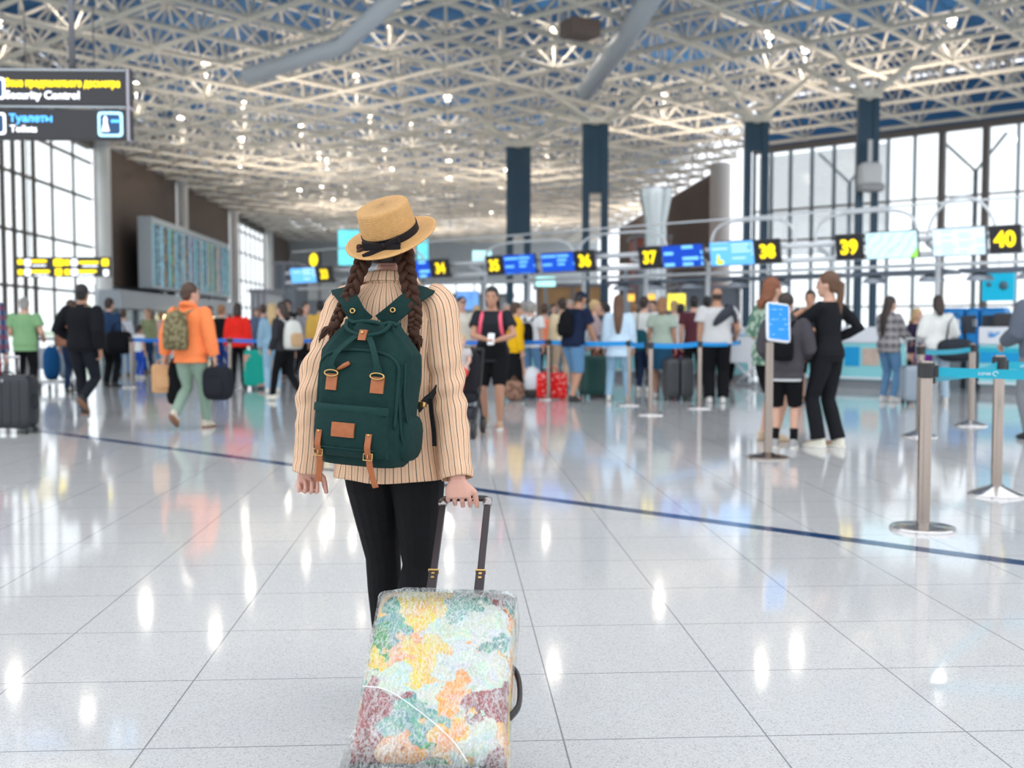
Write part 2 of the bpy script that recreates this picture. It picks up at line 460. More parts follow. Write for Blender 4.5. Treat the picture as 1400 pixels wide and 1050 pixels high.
MB().ell((0, 0, 0), (.36, .25, .42), p=5).build('cabinet', M('white_plastic', (.82, .82, .82), .4), sp)
MB().box((0, 0, .75), (.12, .1, .8)).build('bracket', M('white_plastic'), sp, smooth=False)
MB().ell((0, -.12, -.4), (.42, .26, .14), p=4).build('lower_horn', M('grey_plastic', (.5, .5, .5), .5), sp)
# inclined raking struts under the roof
for pts, r, lb in (([(338, 104, 33), (470, 62, 31), (545, -10, 28)], .26, 'thick pale inclined roof strut under the frame, left of the two'),
                   ([(800, 125, 40), (860, 45, 34), (905, -30, 30)], .34, 'thick pale inclined roof strut under the frame, rising above the pylons')):
    m = MB(); m.tube([at(*p) for p in pts], r, 14)
    o = m.build('roof_strut', M('pale_grey_steel', (.68, .72, .78), .45), smooth=True); tag(o, lb, 'strut'); o['kind'] = 'structure'
p0 = at(793, 40, 33)
o = MB().box(p0, (1.0, .8, .5), .5).build('roof_motor', M('rust_brown_box', (.22, .16, .14), .6), smooth=False, bevel=.05); tag(o, 'brown box of machinery mounted in the roof beside a thick pale strut', 'roof machinery')

# pale trees outside the left glazing
for i, (a_, b_, s_) in enumerate(((30, -28, 2.2), (39, -30, 2.4), (48, -28, 2.2), (60, -30, 2.6), (92, -28, 2.4), (104, -29, 2.2))):
    m = MB(); random.seed(i)
    for k in range(110):
        q = wp(a_, b_, 2.6)+Vector((random.gauss(0, s_*.5), random.gauss(0, s_*.5), random.gauss(0, s_*.33)))
        m.ell(q, [s_*random.uniform(.10, .2)]*3, nu=7, nv=4)
    t = thing('garden_tree', ['bushy light green tree outside the left glazing, nearest the hanging sign', 'second light green tree outside the left windows', 'light green tree outside glazing, just before the first white column', 'light green tree outside behind the slatted cladding', 'pale green tree seen through the far left window bay', 'last pale green tree behind the far left window bay'][i], 'tree', (0, 0, 0))
    o = m.build('crown', M('leaf_green', (.22, .42, .14), .8, var=.3, scale=3), t)
    MB().tube([wp(a_, b_, -.3), wp(a_, b_, 2.4)], [.18, .12], 8).build('trunk', M('bark', (.2, .15, .1), .9), t)
random.seed(11)

# added fill lights without any fixture, brightening the roof from below
for x_, y_, z_, e_ in ((-13, 62, 5, 900), (-13, 84, 5, 900), (0, 66, 5, 1000), (2, 95, 5, 1300), (8, 50, 6, 700), (14, 40, 6, 600), (-8, 42, 5, 600), (-9, 104, 5, 1200), (10, 84, 5, 900)):
    ld = bpy.data.lights.new('added_roof_fill', 'AREA'); ld.shape = 'DISK'; ld.size = 2.5; ld.energy = e_*.42; ld.color = (1, .86, .70); ld.spread = R(150)
    lo = bpy.data.objects.new('added_roof_fill', ld); COL.objects.link(lo); lo.location = (x_, y_, z_); lo.rotation_euler = (PI, 0, 0)
# ================================================================== SIGNS, SCREENS, COUNTERS
BLK = M('sign_black', (.03, .03, .035), .4)
YEL = M('sign_yellow_light', (1, .78, .02), .5, emit=1.1, ecol=(1, .72, .0), var=0)
WHT = M('sign_white_light', (.9, .92, 1), .5, emit=.9, var=0)
CYL = M('sign_blue_light', (.1, .45, 1), .5, emit=1.2, ecol=(.08, .42, 1), var=0)
BLULT = M('icon_light_blue', (.4, .75, 1), .5, emit=1.0, ecol=(.35, .68, 1), var=0)
TUBE = M('white_tube', (.80, .83, .86), .35, .1)
def screen_mat(name, bgc, fg, rows=6, cols=3, strength=1.2, thr=.5, w_=1., h_=.5, seed=0.):
    """a lit display with blurred lines of writing; object coordinates x across, z up"""
    g = NG(name); x, y, z = g.xyz(g.tc.outputs['Object'])
    rz_ = g.math('MULTIPLY', z, rows/h_); fx = g.math('MULTIPLY', x, cols/w_)
    row = g.math('FLOOR', rz_); col = g.math('FLOOR', fx)
    inrow = g.math('LESS_THAN', g.math('ABSOLUTE', g.math('SUBTRACT', g.math('FRACT', rz_), .5)), .27)
    wn = g.node('ShaderNodeTexWhiteNoise', noise_dimensions='3D'); cb = g.node('ShaderNodeCombineXYZ')
    g.link(row, cb.inputs[0]); g.link(col, cb.inputs[1]); cb.inputs[2].default_value = seed; g.link(cb.outputs[0], wn.inputs[0])
    ln = g.math('LESS_THAN', g.math('FRACT', fx), g.math('MULTIPLY', wn.outputs[0], .95))
    on = g.math('MULTIPLY', g.math('MULTIPLY', inrow, ln), g.math('GREATER_THAN', wn.outputs[0], thr))
    c = g.mix(on, bgc, fg)
    g.b.inputs['Base Color'].default_value = (.01, .01, .01, 1); g.b.inputs['Roughness'].default_value = .25
    g.link(c, g.b.inputs['Emission Color']); g.b.inputs['Emission Strength'].default_value = strength
    return g.m
BX = Vector((8.43, 18.5, 0))
def bm_(u):
    """point of the gantry line seen at image column u, and its coordinate along the line"""
    k = (u-700)/FPX; s = (8.43-18.5*k)/(.745+.667*k)
    return BX-UU*s, s
ZS = 2.68
TILT = R(-11)
def board(name, label, cat, u0, u1, matr, h=.47, num=None, z=ZS, off=0., group=None, screen=None):
    (p0, s0), (p1, s1) = bm_(u0), bm_(u1)
    c = (p0+p1)/2-VV*(.16+off); w_ = (p1-p0).length
    t = thing(name, label, cat, (c.x, c.y, z), ANG_U, group)
    t.rotation_euler = (-TILT, 0, ANG_U)
    MB().box((0, .03, 0), (w_, .06, h)).build('casing', BLK, t, smooth=False, bevel=.008)
    if screen: MB().box((0, -.004, 0), (w_-.03, .01, h-.03)).build('screen', screen, t, smooth=False)
    if num: text(num, .36, YEL, t, (0, -.006, -.01), (PI/2, 0, 0), 'number', 'CENTER', .003, .014, .95)
    MB().tube([(0, .06, .05), (0, .17, .02)], .03, 8).build('bracket', TUBE, t)
    return t
navy = screen_mat('navy_flight_screen', (.0, .06, .5), (.15, .5, 1), 5, 2, 1.3, .3, .9, .47, 1.)
navy2 = screen_mat('navy_boarding_screen', (.0, .05, .45), (.2, .6, 1), 4, 2, 1.3, .35, .9, .47, 4.)
sky_s = screen_mat('sky_blue_screen', (.12, .45, 1.), (.45, .72, 1), 7, 2, 1.25, .5, .9, .47, 2.)
pale_s = screen_mat('pale_text_screen', (.68, .86, .98), (.45, .68, .92), 9, 3, 1.15, .45, .9, .47, 7.)
def map_mat():
    g = NG('pale_map_screen'); P = g.tc.outputs['Object']; x, y, z = g.xyz(P)
    f = g.noise(P, 3.5, 2)['Fac']
    band = g.math('LESS_THAN', g.math('ABSOLUTE', g.math('SUBTRACT', g.math('PINGPONG', g.math('ADD', g.math('MULTIPLY', x, 2.3), g.math('ADD', g.math('MULTIPLY', z, -1.8), f)), .5), .25)), .05)
    c = g.mix(band, (.62, .9, .98), (.42, .78, .95))
    gr = g.math('GREATER_THAN', g.math('SUBTRACT', g.math('MULTIPLY', x, 1.6), g.math('ADD', z, g.math('MULTIPLY', f, .3))), .62)
    c = g.mix(gr, c, (.35, .9, .12))
    g.b.inputs['Base Color'].default_value = (.01, .01, .01, 1)
    g.link(c, g.b.inputs['Emission Color']); g.b.inputs['Emission Strength'].default_value = 1.15; return g.m
map_s = map_mat()
gn = 'black number boards of the counter row'
board('counter_sign', 'black board with the yellow number 40', 'number sign', 1353, 1396, None, num='40', group=gn)
board('counter_sign', 'black board with the yellow number 39', 'number sign', 1145, 1182, None, num='39', group=gn)
board('counter_sign', 'black board with the yellow number 38', 'number sign', 1036, 1070, None, num='38', group=gn)
board('counter_sign', 'black board with the yellow number 37', 'number sign', 878, 908, None, num='37', group=gn)
board('counter_sign', 'black board with the yellow number 36', 'number sign', 792, 818, None, num='36', group=gn)
board('counter_sign', 'black board with the yellow number 35', 'number sign', 671, 693, None, num='35', group=gn)
board('counter_sign', 'black board with the yellow number 34', 'number sign', 597, 620, None, num='34', group=gn)
board('counter_sign', 'black board with the yellow number 33, farthest lit number left of the straw hat', 'number sign', 440, 461, None, num='33', group=gn)
gm = 'monitors of the counter row'
board('monitor', 'pale blue monitor full of writing, beside the number 40', 'monitor', 1276, 1349, None, screen=pale_s, h=.5, group=gm)
board('monitor', 'pale monitor with a green corner, beside the number 39', 'monitor', 1186, 1257, None, screen=map_s, h=.5, group=gm)
m38 = board('monitor', 'sky blue monitor with a yellow green figure, beside the number 38', 'monitor', 975, 1035, None, screen=sky_s, h=.5, group=gm)
MB().ell((-.28, -.012, -.17), (.09, .005, .05)).ell((-.31, -.012, -.09), (.035, .005, .08)).build('printed_figure', M('lime_print', (.6, .9, .05), .5, emit=1., ecol=(.6, .9, .02)), m38)
board('monitor', 'dark blue flight monitor beside the number 37', 'monitor', 910, 966, None, screen=navy2, h=.47, group=gm)
board('monitor', 'dark blue flight monitor joined to the left edge of number 36', 'monitor', 746, 791, None, screen=navy, h=.45, group=gm)
board('monitor', 'dark blue flight monitor beside the number 35', 'monitor', 695, 738, None, screen=navy, h=.47, group=gm)
board('monitor', 'dark blue flight monitor left of number 34, partly behind the straw hat', 'monitor', 565, 595, None, screen=navy2, h=.45, group=gm)
board('monitor', 'sky blue monitor left of the number 33, beyond the left braid', 'monitor', 405, 439, None, screen=sky_s, h=.45, group=gm)
p = at(429, 356, 36)
t = thing('icon_sign', 'small black sign with a round yellow icon above the far sky blue monitor', 'sign', p, ANG_U)
MB().box((0, .04, 0), (.6, .08, .55)).build('casing', BLK, t, smooth=False)
MB().ell((0, -.01, .02), (.22, .01, .22), nu=20).build('icon', YEL, t)
MB().ell((0, -.02, .02), (.05, .006, .05)).build('icon_centre', BLK, t)

# gantry of white tubes over the counters
S0, S1 = bm_(1440)[1], bm_(390)[1]
def gp_(s, z, off=0.): return BX-UU*s+VV*off+Vector((0, 0, z))
ga = thing('counter_gantry', 'white tubular gantry with arches carrying the number boards over the counters', 'gantry', (0, 0, 0))
for z, r, off in ((2.78, .055, .08), (2.5, .055, .08), (2.33, .035, .5)):
    MB().tube([gp_(S0, z, off), gp_(S1, z, off)], r, 12).build('rail', TUBE, ga)
arch_g = []
for uc, hw, h_ in ((1302, .60, .75), (1170, 1.0, .62), (1016, .95, .62), (838, 1.2, .55), (710, 1.4, .5), (520, 1.4, .5)):
    s = bm_(uc)[1]; e_ = 1. if hw < .7 else .55
    pts = [gp_(s-hw*math.copysign(abs(math.cos(a))**e_, math.cos(a)), 2.75+h_*math.sin(a)**e_, .3) for a in [PI*i/16 for i in range(17)]]
    MB().tube(pts, .03, 8).build('arch', TUBE, ga)
for uc in (1262, 1115, 945, 860, 775, 700, 640, 480):
    s = bm_(uc)[1]
    MB().tube([gp_(s, 0, .62), gp_(s, 2.45, .62), gp_(s, 2.62, .45), gp_(s, 2.7, .1)], .05, 10).build('post', TUBE, ga)
MB().tube([gp_(S0, 3.42, .3), gp_(S1, 3.42, .3)], .02, 8).build('top_wire_tube', TUBE, ga)
# dark glass canopy strip behind the boards
for i, (ua, ub) in enumerate(((1400, 1270), (1262, 1120), (1112, 990), (985, 870), (862, 780))):
    (a_, s0), (b_, s1) = bm_(ua), bm_(ub)
    c = (a_+b_)/2+VV*1.6+Vector((0, 0, 2.25))
    t = thing('downlight_canopy', ['dark slim canopy with lamps behind sign 40 and the pale text monitor', 'dark slim canopy with lamps behind sign 39', 'dark slim canopy with lamps behind sign 38', 'dark slim canopy with lamps behind sign 37', 'dark slim canopy with lamps behind sign 36'][i], 'canopy', c, ANG_U, 'canopies behind the counter signs')
    L_ = (a_-b_).length
    MB().box((0, 0, 0), (L_*.94, .7, .08)).build('panel', M('canopy_steel', (.16, .19, .24), .4), t, smooth=False)
    for s in (-.28, .28):
        MB().lathe([(.25, -.14), (.20, -.05), (.06, 0), (.02, 0)], 16, (s*L_, -.1, -.04)).build('lamp_shade', M('canopy_shade', (.5, .55, .62), .4), t, smooth='auto')

# counters -------------------------------------------------------------
AQ = M('aqua_front', (.30, .72, .76), .35, var=.03)
WCT = M('white_counter_top', (.82, .85, .90), .35, var=.02)
PLN = M('grey_plinth', (.26, .27, .29), .5)
def counter(sa, sb, off, label, parts=('poster',), h=1.22):
    L_ = sb-sa; c = gp_((sa+sb)/2, 0, off)
    t = thing('check_in_counter', label, 'counter', c, ANG_U, 'check-in counters')
    MB().box((0, .4, .08), (L_-.04, .7, .16)).build('plinth', PLN, t, smooth=False)
    MB().box((0, .4, .53), (L_, .8, .74)).build('front', AQ, t, smooth=False, bevel=.01)
    MB().box((0, .33, 1.05), (L_, .75, .3)).build('top', WCT, t, smooth=False, bevel=.015)
    MB().box((0, .0, .905), (L_, .06, .03)).build('kick_rail', WCT, t, smooth=False)
    MB().box((0, -.012, .2), (L_, .02, .04)).build('base_strip', WCT, t, smooth=False)
    return t
sa0 = bm_(1395)[1]
c1 = counter(bm_(1400)[1], bm_(1318)[1], .75, 'aqua counter with a white top bearing small blue logos, under sign 40')
text('✈', .1, M('logo_blue', (.05, .35, .8), .5), c1, (-.35, -.052, 1.06), (PI/2, 0, 0), 'logo')
m = MB(); m.ell((-.2, -.052, 1.07), (.09, .003, .02), Matrix.Rotation(-.5, 3, 'Y')).ell((-.25, -.052, 1.05), (.06, .003, .02), Matrix.Rotation(.3, 3, 'Y'))
m.build('wing_logo', M('logo_blue'), c1)
text('BaselAero', .075, M('logo_pale_blue', (.45, .66, .85), .5), c1, (.12, -.052, 1.06), (PI/2, 0, 0), 'logo_text')
MB().box((-.1, -.008, .66), (.75, .012, .2)).build('poster', M('poster_blue', (.0, .35, .72), .5), c1, smooth=False)
MB().box((.55, -.008, .6), (.3, .012, .35)).build('poster', M('poster_tan', (.62, .48, .40), .5, var=.3, scale=6), c1, smooth=False)
c2 = counter(bm_(1222)[1], bm_(1098)[1], .95, 'long aqua counter with white top behind the woman in black')
MB().box((.05, -.008, .62), (.34, .012, .34)).build('poster', M('poster_tan'), c2, smooth=False)
MB().box((-.33, -.008, .62), (.3, .012, .38)).build('poster', M('poster_blue'), c2, smooth=False)
c3 = counter(bm_(1095)[1], bm_(1000)[1], 1.0, 'aqua counter with a white top half hidden by the sage shirt woman')
c4 = counter(bm_(960)[1], bm_(800)[1], 1.1, 'check-in counter hidden behind the queue under sign 37')
c5 = counter(bm_(780)[1], bm_(640)[1], 1.1, 'check-in counter hidden behind the queue under signs 35 and 36')
# white rear partition with clerk
t = thing('back_partition', 'white low partition wall behind the clerk', 'partition', gp_(bm_(1360)[1], 0, 2.7), ANG_U)
MB().box((0, 0, .72), (2.9, .06, 1.44)).build('panel', WCT, t, smooth=False)
MB().box((0, 0, 1.45), (2.9, .1, .03)).build('rail', TUBE, t, smooth=False)
# computer screen on the counter
t = thing('computer_monitor', 'back of a black computer monitor on the white counter top', 'monitor', gp_(bm_(1350)[1], 1.2, .95), ANG_U+.15)
MB().ell((0, 0, .12), (.22, .02, .13), p=6).build('back_shell', BLK, t); MB().box((0, .03, .02), (.16, .12, .03)).build('stand', BLK, t, smooth=False)
# blue self-service machines behind
BLM = M('kiosk_blue', (.0, .28, .75), .35)
for i, (ua, ub, lb) in enumerate(((1226, 1261, 'bright blue self-service machine right of the plaid shirt woman'), (1264, 1282, 'bright blue self-service machine mostly behind the dark-haired woman in white'), (1284, 1320, 'bright blue self-service machine beside the white counter top'))):
    (a_, s0), (b_, s1) = bm_(ua), bm_(ub); L_ = (a_-b_).length
    t = thing('self_service_kiosk', lb, 'kiosk', gp_((s0+s1)/2, 0, 2.0), ANG_U, 'blue self-service machines')
    MB().ell((0, .25, 1.15), (L_/2, .22, .42), p=9, nu=28, nv=16).build('head_unit', BLM, t)
    MB().box((0, .25, .4), (L_*.8, .4, .8)).build('pedestal', M('kiosk_grey', (.25, .27, .3), .5), t, smooth=False)
    MB().box((-.05, .02, 1.25), (.26, .02, .34)).build('screen', M('dark_glass', (.02, .03, .05), .15), t, smooth=False)
    MB().box((.15*L_/.55, .02, 1.28), (.08, .02, .14)).build('reader', WCT, t, smooth=False)
# cyan hanging lightbox
t = thing('hanging_lightbox', 'cyan square lightbox with grey discs hung above the clerk', 'lightbox', at(1365, 392, 22.3), ANG_U)
MB().box((0, 0, 0), (.62, .1, .58)).build('box', M('cyan_panel', (.0, .45, .68), .5, emit=.22, ecol=(0, .6, .9)), t, smooth=False)
MB().lathe([(.001, 0), (.09, 0), (.09, .02), (.001, .02)], 20).xf(Matrix.Translation((.12, -.05, .02)) @ Matrix.Rotation(PI/2, 4, 'X')).build('disc', M('disc_grey', (.10, .20, .26), .5), t)
MB().lathe([(.001, 0), (.05, 0), (.05, .02), (.001, .02)], 20).xf(Matrix.Translation((-.17, -.05, .05)) @ Matrix.Rotation(PI/2, 4, 'X')).build('disc', M('disc_grey'), t)
MB().tube([(0, 0, .29), (0, 0, 1.1)], .012, 6).build('hanger', TUBE, t)
# white service desk on wheels at the end of the queue
t = thing('service_desk', 'white mobile service desk on crossed legs beside the bald man', 'desk', gp_(bm_(1018)[1], 0, .2), ANG_U)
MB().box((0, 0, .75), (.66, .4, .55)).build('body', WCT, t, smooth=False, bevel=.01)
MB().box((0, 0, 1.04), (.72, .46, .03)).build('top', M('desk_blue_edge', (.35, .62, .85), .4), t, smooth=False)
for s in (-1, 1): MB().tube([(s*.25, -.15, .47), (-s*.22, -.1, .06)], .025, 8).build('leg', TUBE, t)
MB().box((0, -.1, .04), (.6, .3, .05)).build('foot', PLN, t, smooth=False)

# ---------------------------------------------------------------- hanging signs, left
t = thing('hanging_sign', 'large black two-row hanging sign reading Security Control and Toilets', 'sign', at(87, 142, 12.), R(2))
k = 12./FPX
def hs(u, v, y=0.): return Vector(((u-87)*k, y, (142-v)*k))
MB().box(hs(60, 119, .06), (232*k, .12, 49*k)).build('upper_board', BLK, t, smooth=False, bevel=.006)
MB().box(hs(60, 169, .06), (232*k, .12, 40*k)).build('lower_board', BLK, t, smooth=False, bevel=.006)
for v in (97, 146):
    MB().tube([hs(-50, v, .0), hs(170, v, .0)], .012, 8).build('rail', frame_grey, t)
MB().box(hs(173, 143, .06), (.03, .13, 96*k)).build('end_plate', M('end_plate_grey', (.42, .40, .46), .4), t, smooth=False)
text('Зона предполетного досмотра', .118, YEL, t, hs(10, 115, -.004), (PI/2, 0, 0), 'russian_lettering', bold=.003, sx=.70)
text('Security Control', .118, WHT, t, hs(10, 131, -.004), (PI/2, 0, 0), 'english_lettering', bold=.003)
text('Туалеты', .115, CYL, t, hs(14, 162, -.004), (PI/2, 0, 0), 'russian_lettering', bold=.003)
text('Toilets', .105, WHT, t, hs(15, 176, -.004), (PI/2, 0, 0), 'english_lettering', bold=.002)
def icon(u, v, s, bgm, fg=BLK):
    MB().ell(hs(u, v, -.004), (s, .006, s), p=8, nu=28).build('icon_plate', bgm, t)
    MB().ell(hs(u, v, -.01), (s*.78, .004, s*.78), p=8, nu=28).build('icon_field', M('icon_navy', (.02, .08, .2), .4), t)
icon(149, 169, .137, BLULT)
MB().loft([(-.08, .045, .006), (.02, .02, .006), (.04, .025, .006), (.085, .012, .006)], 10).xf(Matrix.Translation(hs(143, 169, -.018))).build('figure_icon', WHT, t)
MB().box(hs(156, 165, -.018), (.09, .006, .03)).build('icon_bar', CYL, t, smooth=False)
icon(-5, 122, .12, WHT); icon(-5, 169, .12, WHT)
MB().tube([hs(97, 95, .06), hs(97, -45, .06)], .035, 8).build('hanger', M('hanger_dark', (.15, .15, .17), .5), t)
MB().tube([hs(-60, 95, .06), hs(-60, -45, .06)], .035, 8).build('hanger', M('hanger_dark'), t)
# smaller wayfinding sign
kk_ = 25./FPX
t = thing('wayfinding_sign', 'long black wayfinding sign with yellow and white arrows before the left glazing', 'sign', at(86, 365, 25.), R(-3))
def ws(u, v, y=0.): return Vector(((u-86)*kk_, y, (365-v)*kk_))
MB().box((0, .05, 0), (130*kk_, .1, 27*kk_)).build('board', BLK, t, smooth=False)
for u, v, w_, h_, mm in ((27, 358, 8, 7, YEL), (37, 359, 9, 10, WHT), (53, 357, 22, 4, YEL), (80, 359, 14, 10, YEL), (92, 359, 8, 8, YEL), (102, 359, 9, 10, WHT), (122, 359, 28, 4, YEL), (145, 359, 10, 10, YEL),
                        (27, 372, 8, 7, YEL), (37, 372, 9, 10, WHT), (55, 371, 26, 4, YEL), (80, 372, 10, 10, YEL), (92, 372, 8, 8, YEL), (102, 372, 9, 10, WHT), (120, 371, 26, 4, YEL), (146, 373, 8, 9, WHT),
                        (53, 363, 20, 2, WHT), (56, 376, 20, 2, WHT), (124, 364, 22, 2, WHT), (118, 376, 22, 2, WHT)):
    MB().ell(ws(u, v, -.006), (w_*kk_/2, .008, h_*kk_/2), p=6, nu=20).build('sign_mark', mm, t)
for s in (-1, 1): MB().tube([(s*.8, .05, .22), (s*.8, .05, 8)], .015, 6).build('hanger', M('hanger_dark'), t)

# departure board (large) and the grey gallery under it
def depmat():
    g = NG('departure_board'); P = g.tc.outputs['Object']; x, y, z = g.xyz(P)
    rz_ = g.math('MULTIPLY', z, 7.5); cy = g.math('MULTIPLY', y, .62)
    row = g.math('FLOOR', rz_); cf = g.math('MULTIPLY', y, 2.2); col = g.math('FLOOR', cf); big = g.math('FLOOR', cy)
    inrow = g.math('LESS_THAN', g.math('ABSOLUTE', g.math('SUBTRACT', g.math('FRACT', rz_), .5)), .2)
    wn = g.node('ShaderNodeTexWhiteNoise', noise_dimensions='3D'); cb = g.node('ShaderNodeCombineXYZ'); g.link(row, cb.inputs[0]); g.link(col, cb.inputs[1]); g.link(cb.outputs[0], wn.inputs[0])
    w2 = g.node('ShaderNodeTexWhiteNoise', noise_dimensions='1D'); g.link(col, w2.inputs['W'])
    lit = g.math('MULTIPLY', inrow, g.math('LESS_THAN', g.math('FRACT', cf), g.math('MULTIPLY', wn.outputs[0], .95)))
    r = g.node('ShaderNodeValToRGB'); r.color_ramp.interpolation = 'CONSTANT'; g.link(w2.outputs[0], r.inputs[0]); e = r.color_ramp.elements
    e[0].position = 0; e[0].color = (.35, .8, 1, 1); e[1].position = .4; e[1].color = (.9, .5, .1, 1)
    for q, c in ((.55, (.1, .75, .35, 1)), (.68, (.5, .85, 1, 1)), (.8, (.85, .45, .75, 1)), (.88, (.4, .75, 1, 1))): k_ = e.new(q); k_.color = c
    c = g.mix(lit, (.03, .07, .10), r.outputs[0])
    edge = g.math('LESS_THAN', g.math('FRACT', cy), .13)
    c = g.mix(g.math('MULTIPLY', edge, .8), c, (.35, .75, .95))
    g.b.inputs['Base Color'].default_value = (.02, .02, .02, 1); g.link(c, g.b.inputs['Emission Color']); g.b.inputs['Emission Strength'].default_value = .6
    return g.m
pa = AA*60+BB*-16.2
t = thing('departure_board', 'huge grey cased departure board with many lit columns on the left wall', 'departure board', (pa.x, pa.y, 0), ANG_B)
MB().box((-.4, 10.2, 5.25), (.8, 20.4, 3.9)).build('casing', M('board_case', (.66, .74, .80), .4, .1), t, smooth=False, bevel=.05)
MB().box((.02, 10.2, 5.15), (.06, 20.0, 3.35)).build('screen', depmat(), t, smooth=False)
for i in range(9): MB().box((.06, .3+i*2.46, 5.15), (.03, .05, 3.35)).build('panel_divider', BLK, t, smooth=False)
for y in (4, 16): MB().box((-.5, y, 3.16), (.25, .25, .28)).build('support', TUBE, t, smooth=False)
t = thing('gallery', 'grey mezzanine gallery with glass shopfronts below the departure board', 'gallery', (pa.x, pa.y, 0), ANG_B)
MB().box((-.35, 8.75, 2.55), (1.1, 30.5, .9)).build('fascia', M('gallery_grey', (.43, .47, .52), .4), t, smooth=False)
MB().box((-.45, 8.75, 1.03), (.8, 30.2, 2.05)).build('shop_glass', M('teal_shopfront', (.10, .17, .19), .2), t, smooth=False)
for i in range(11): MB().box((-.0, -6+i*2.95, 1.04), (.22, .22, 2.07)).build('post', M('gallery_grey'), t, smooth=False)
MB().box((.33, 3, 1.75), (.06, 4.5, .22)).build('light_strip', M('warm_strip', (1, .9, .5), .5, emit=3., ecol=(1, .85, .45)), t, smooth=False)
MB().box((.33, 12, 1.75), (.06, 3, .22)).build('light_strip', M('warm_strip'), t, smooth=False)

# ---------------------------------------------------------------- far end: screens, kiosks, shops
def lit_panel(name, label, u0, u1, v0, v1, Y, mt, cat='screen', rot=0., legs=True):
    a_ = at(u0, v1, Y); b_ = at(u1, v0, Y); c = (a_+b_)/2
    t = thing(name, label, cat, (c.x, c.y, 0 if legs else c.z), rot)
    zc = c.z if legs else 0
    w_, h_ = b_.x-a_.x, b_.z-a_.z
    MB().box((0, .1, zc), (w_, .2, h_)).build('casing', M('case_grey', (.3, .34, .38), .5), t, smooth=False)
    MB().box((0, -.01, zc), (w_*.94, .02, h_*.94)).build('screen', mt, t, smooth=False)
    if legs: MB().box((0, .1, (zc-h_/2)/2), (.12, .25, max(.1, zc-h_/2))).build('stand', M('case_grey'), t, smooth=False)
    return t
def em(name, c, s, var=.35, scale=1.2):
    g = NG(name); n_ = g.noise(g.tc.outputs['Object'], scale, 2)['Fac']
    cc = g.mix(g.math('MULTIPLY', n_, 1.), tuple(x*(1-var) for x in c), tuple(min(1, x*(1+var)) for x in c))
    g.b.inputs['Base Color'].default_value = (.02, .02, .02, 1); g.link(cc, g.b.inputs['Emission Color']); g.b.inputs['Emission Strength'].default_value = s; return g.m
lit_panel('advertising_screen', 'tall cyan advertising screen just left of the straw hat', 462, 492, 313, 364, 60, em('cyan_advert', (.15, .7, .9), 1.2), rot=.1)
lit_panel('advertising_screen', 'narrow cyan advertising screen just right of the hat brim', 570, 586, 326, 356, 62, em('cyan_advert', 0, 0) if False else MATS.get('cyan_advert'), rot=-.1)
lit_panel('advertising_screen', 'pale cyan screen above the number 35', 645, 673, 342, 358, 50, em('pale_cyan_advert', (.45, .9, 1.), 1.3))
lit_panel('advertising_screen', 'blue and violet screen behind the man in a cap', 624, 655, 398, 424, 36, em('blue_violet_advert', (.12, .3, 1.), 1.3, .6, 3))
lit_panel('advertising_screen', 'small white lit panel between signs 36 and 37, under the gantry', 832, 880, 361, 369, 33, em('white_advert', (.9, .9, 1.), 1.5, .1))
lit_panel('advertising_screen', 'small turquoise lit panel under the monitor of number 36', 732, 760, 378, 392, 40, em('turquoise_advert', (.4, .95, .9), 1.4, .2))
lit_panel('shop_sign', 'orange lit shop sign above the queue, left of the two under the number 37', 852, 868, 402, 412, 34, em('orange_sign', (1., .45, .05), 1.6, .3), 'sign')
lit_panel('shop_sign', 'yellow and orange lit shop sign directly under the dark monitor by 37', 912, 938, 401, 425, 34, em('yellow_sign', (1., .62, .05), 1.6, .5, 4), 'sign')
lit_panel('shop_sign', 'small orange lit shop sign between the white tee man and the sage top', 882, 896, 402, 410, 34.5, MATS['orange_sign'], 'sign')
p = at(895, 447, 42)
o = MB().lathe([(.42, 0), (.42, 5.2), (.62, 6.2), (.62, 6.5), (.4, 6.6)], 24, p*1).build('chrome_column', M('chrome', (.7, .74, .78), .25, .8), smooth='auto'); o.location = (0, 0, -p.z); tag(o, 'polished chrome column standing before the taupe slatted wall', 'column')
# shop blocks in the middle distance
def block(name, label, u0, u1, vtop, Y, col, depth=4, cat='shop', trimc=(.3, .3, .34)):
    a_, b_ = at(u0, 447, Y), at(u1, 447, Y); h_ = at(700, vtop, Y).z; c = (a_+b_)/2; w_ = b_.x-a_.x
    t = thing(name, label, cat, (c.x, c.y, 0), 0)
    MB().box((0, depth/2, h_/2), (w_, depth, h_)).build('walls', M('blk_'+name+label[:12].replace(' ', '_'), col, .6, var=.1, scale=.8), t, smooth=False)
    MB().box((0, depth/2, h_+.08), (w_+.3, depth+.3, .16)).build('roof', M('blk_roof', trimc, .5), t, smooth=False)
    MB().box((0, -.02, h_*.42), (w_*.84, .05, h_*.6)).build('shopfront', M('blk_front', (.30, .36, .40), .2), t, smooth=False)
    n_ = max(2, int(w_/2))
    for i in range(n_+1): MB().box((-w_/2+w_*i/n_, -.06, h_/2), (.12, .1, h_)).build('mullion', M('blk_roof'), t, smooth=False)
    return t
block('shop', 'low grey glass shop building far off behind the queue', 600, 700, 405, 62, (.55, .58, .60))
block('shop', 'orange and wood clad shop far off behind the yellow jacket', 735, 830, 392, 52, (.62, .36, .16))
block('shop', 'red roofed kiosk high behind the number 37', 868, 915, 325, 60, (.42, .12, .08), 3)
block('shop', 'grey steel and glass kiosk seen under the far sky blue monitor', 378, 402, 362, 58, (.20, .24, .29))
block('shop', 'white walled booth beyond the blue monitor on the far left row', 405, 470, 385, 66, (.72, .75, .76))
block('shop', 'dark glass office row behind the bald man', 930, 1010, 395, 46, (.22, .25, .30), 3)
block('shop', 'bright white booth far off beyond the red jacket', 345, 362, 400, 52, (.85, .88, .9))
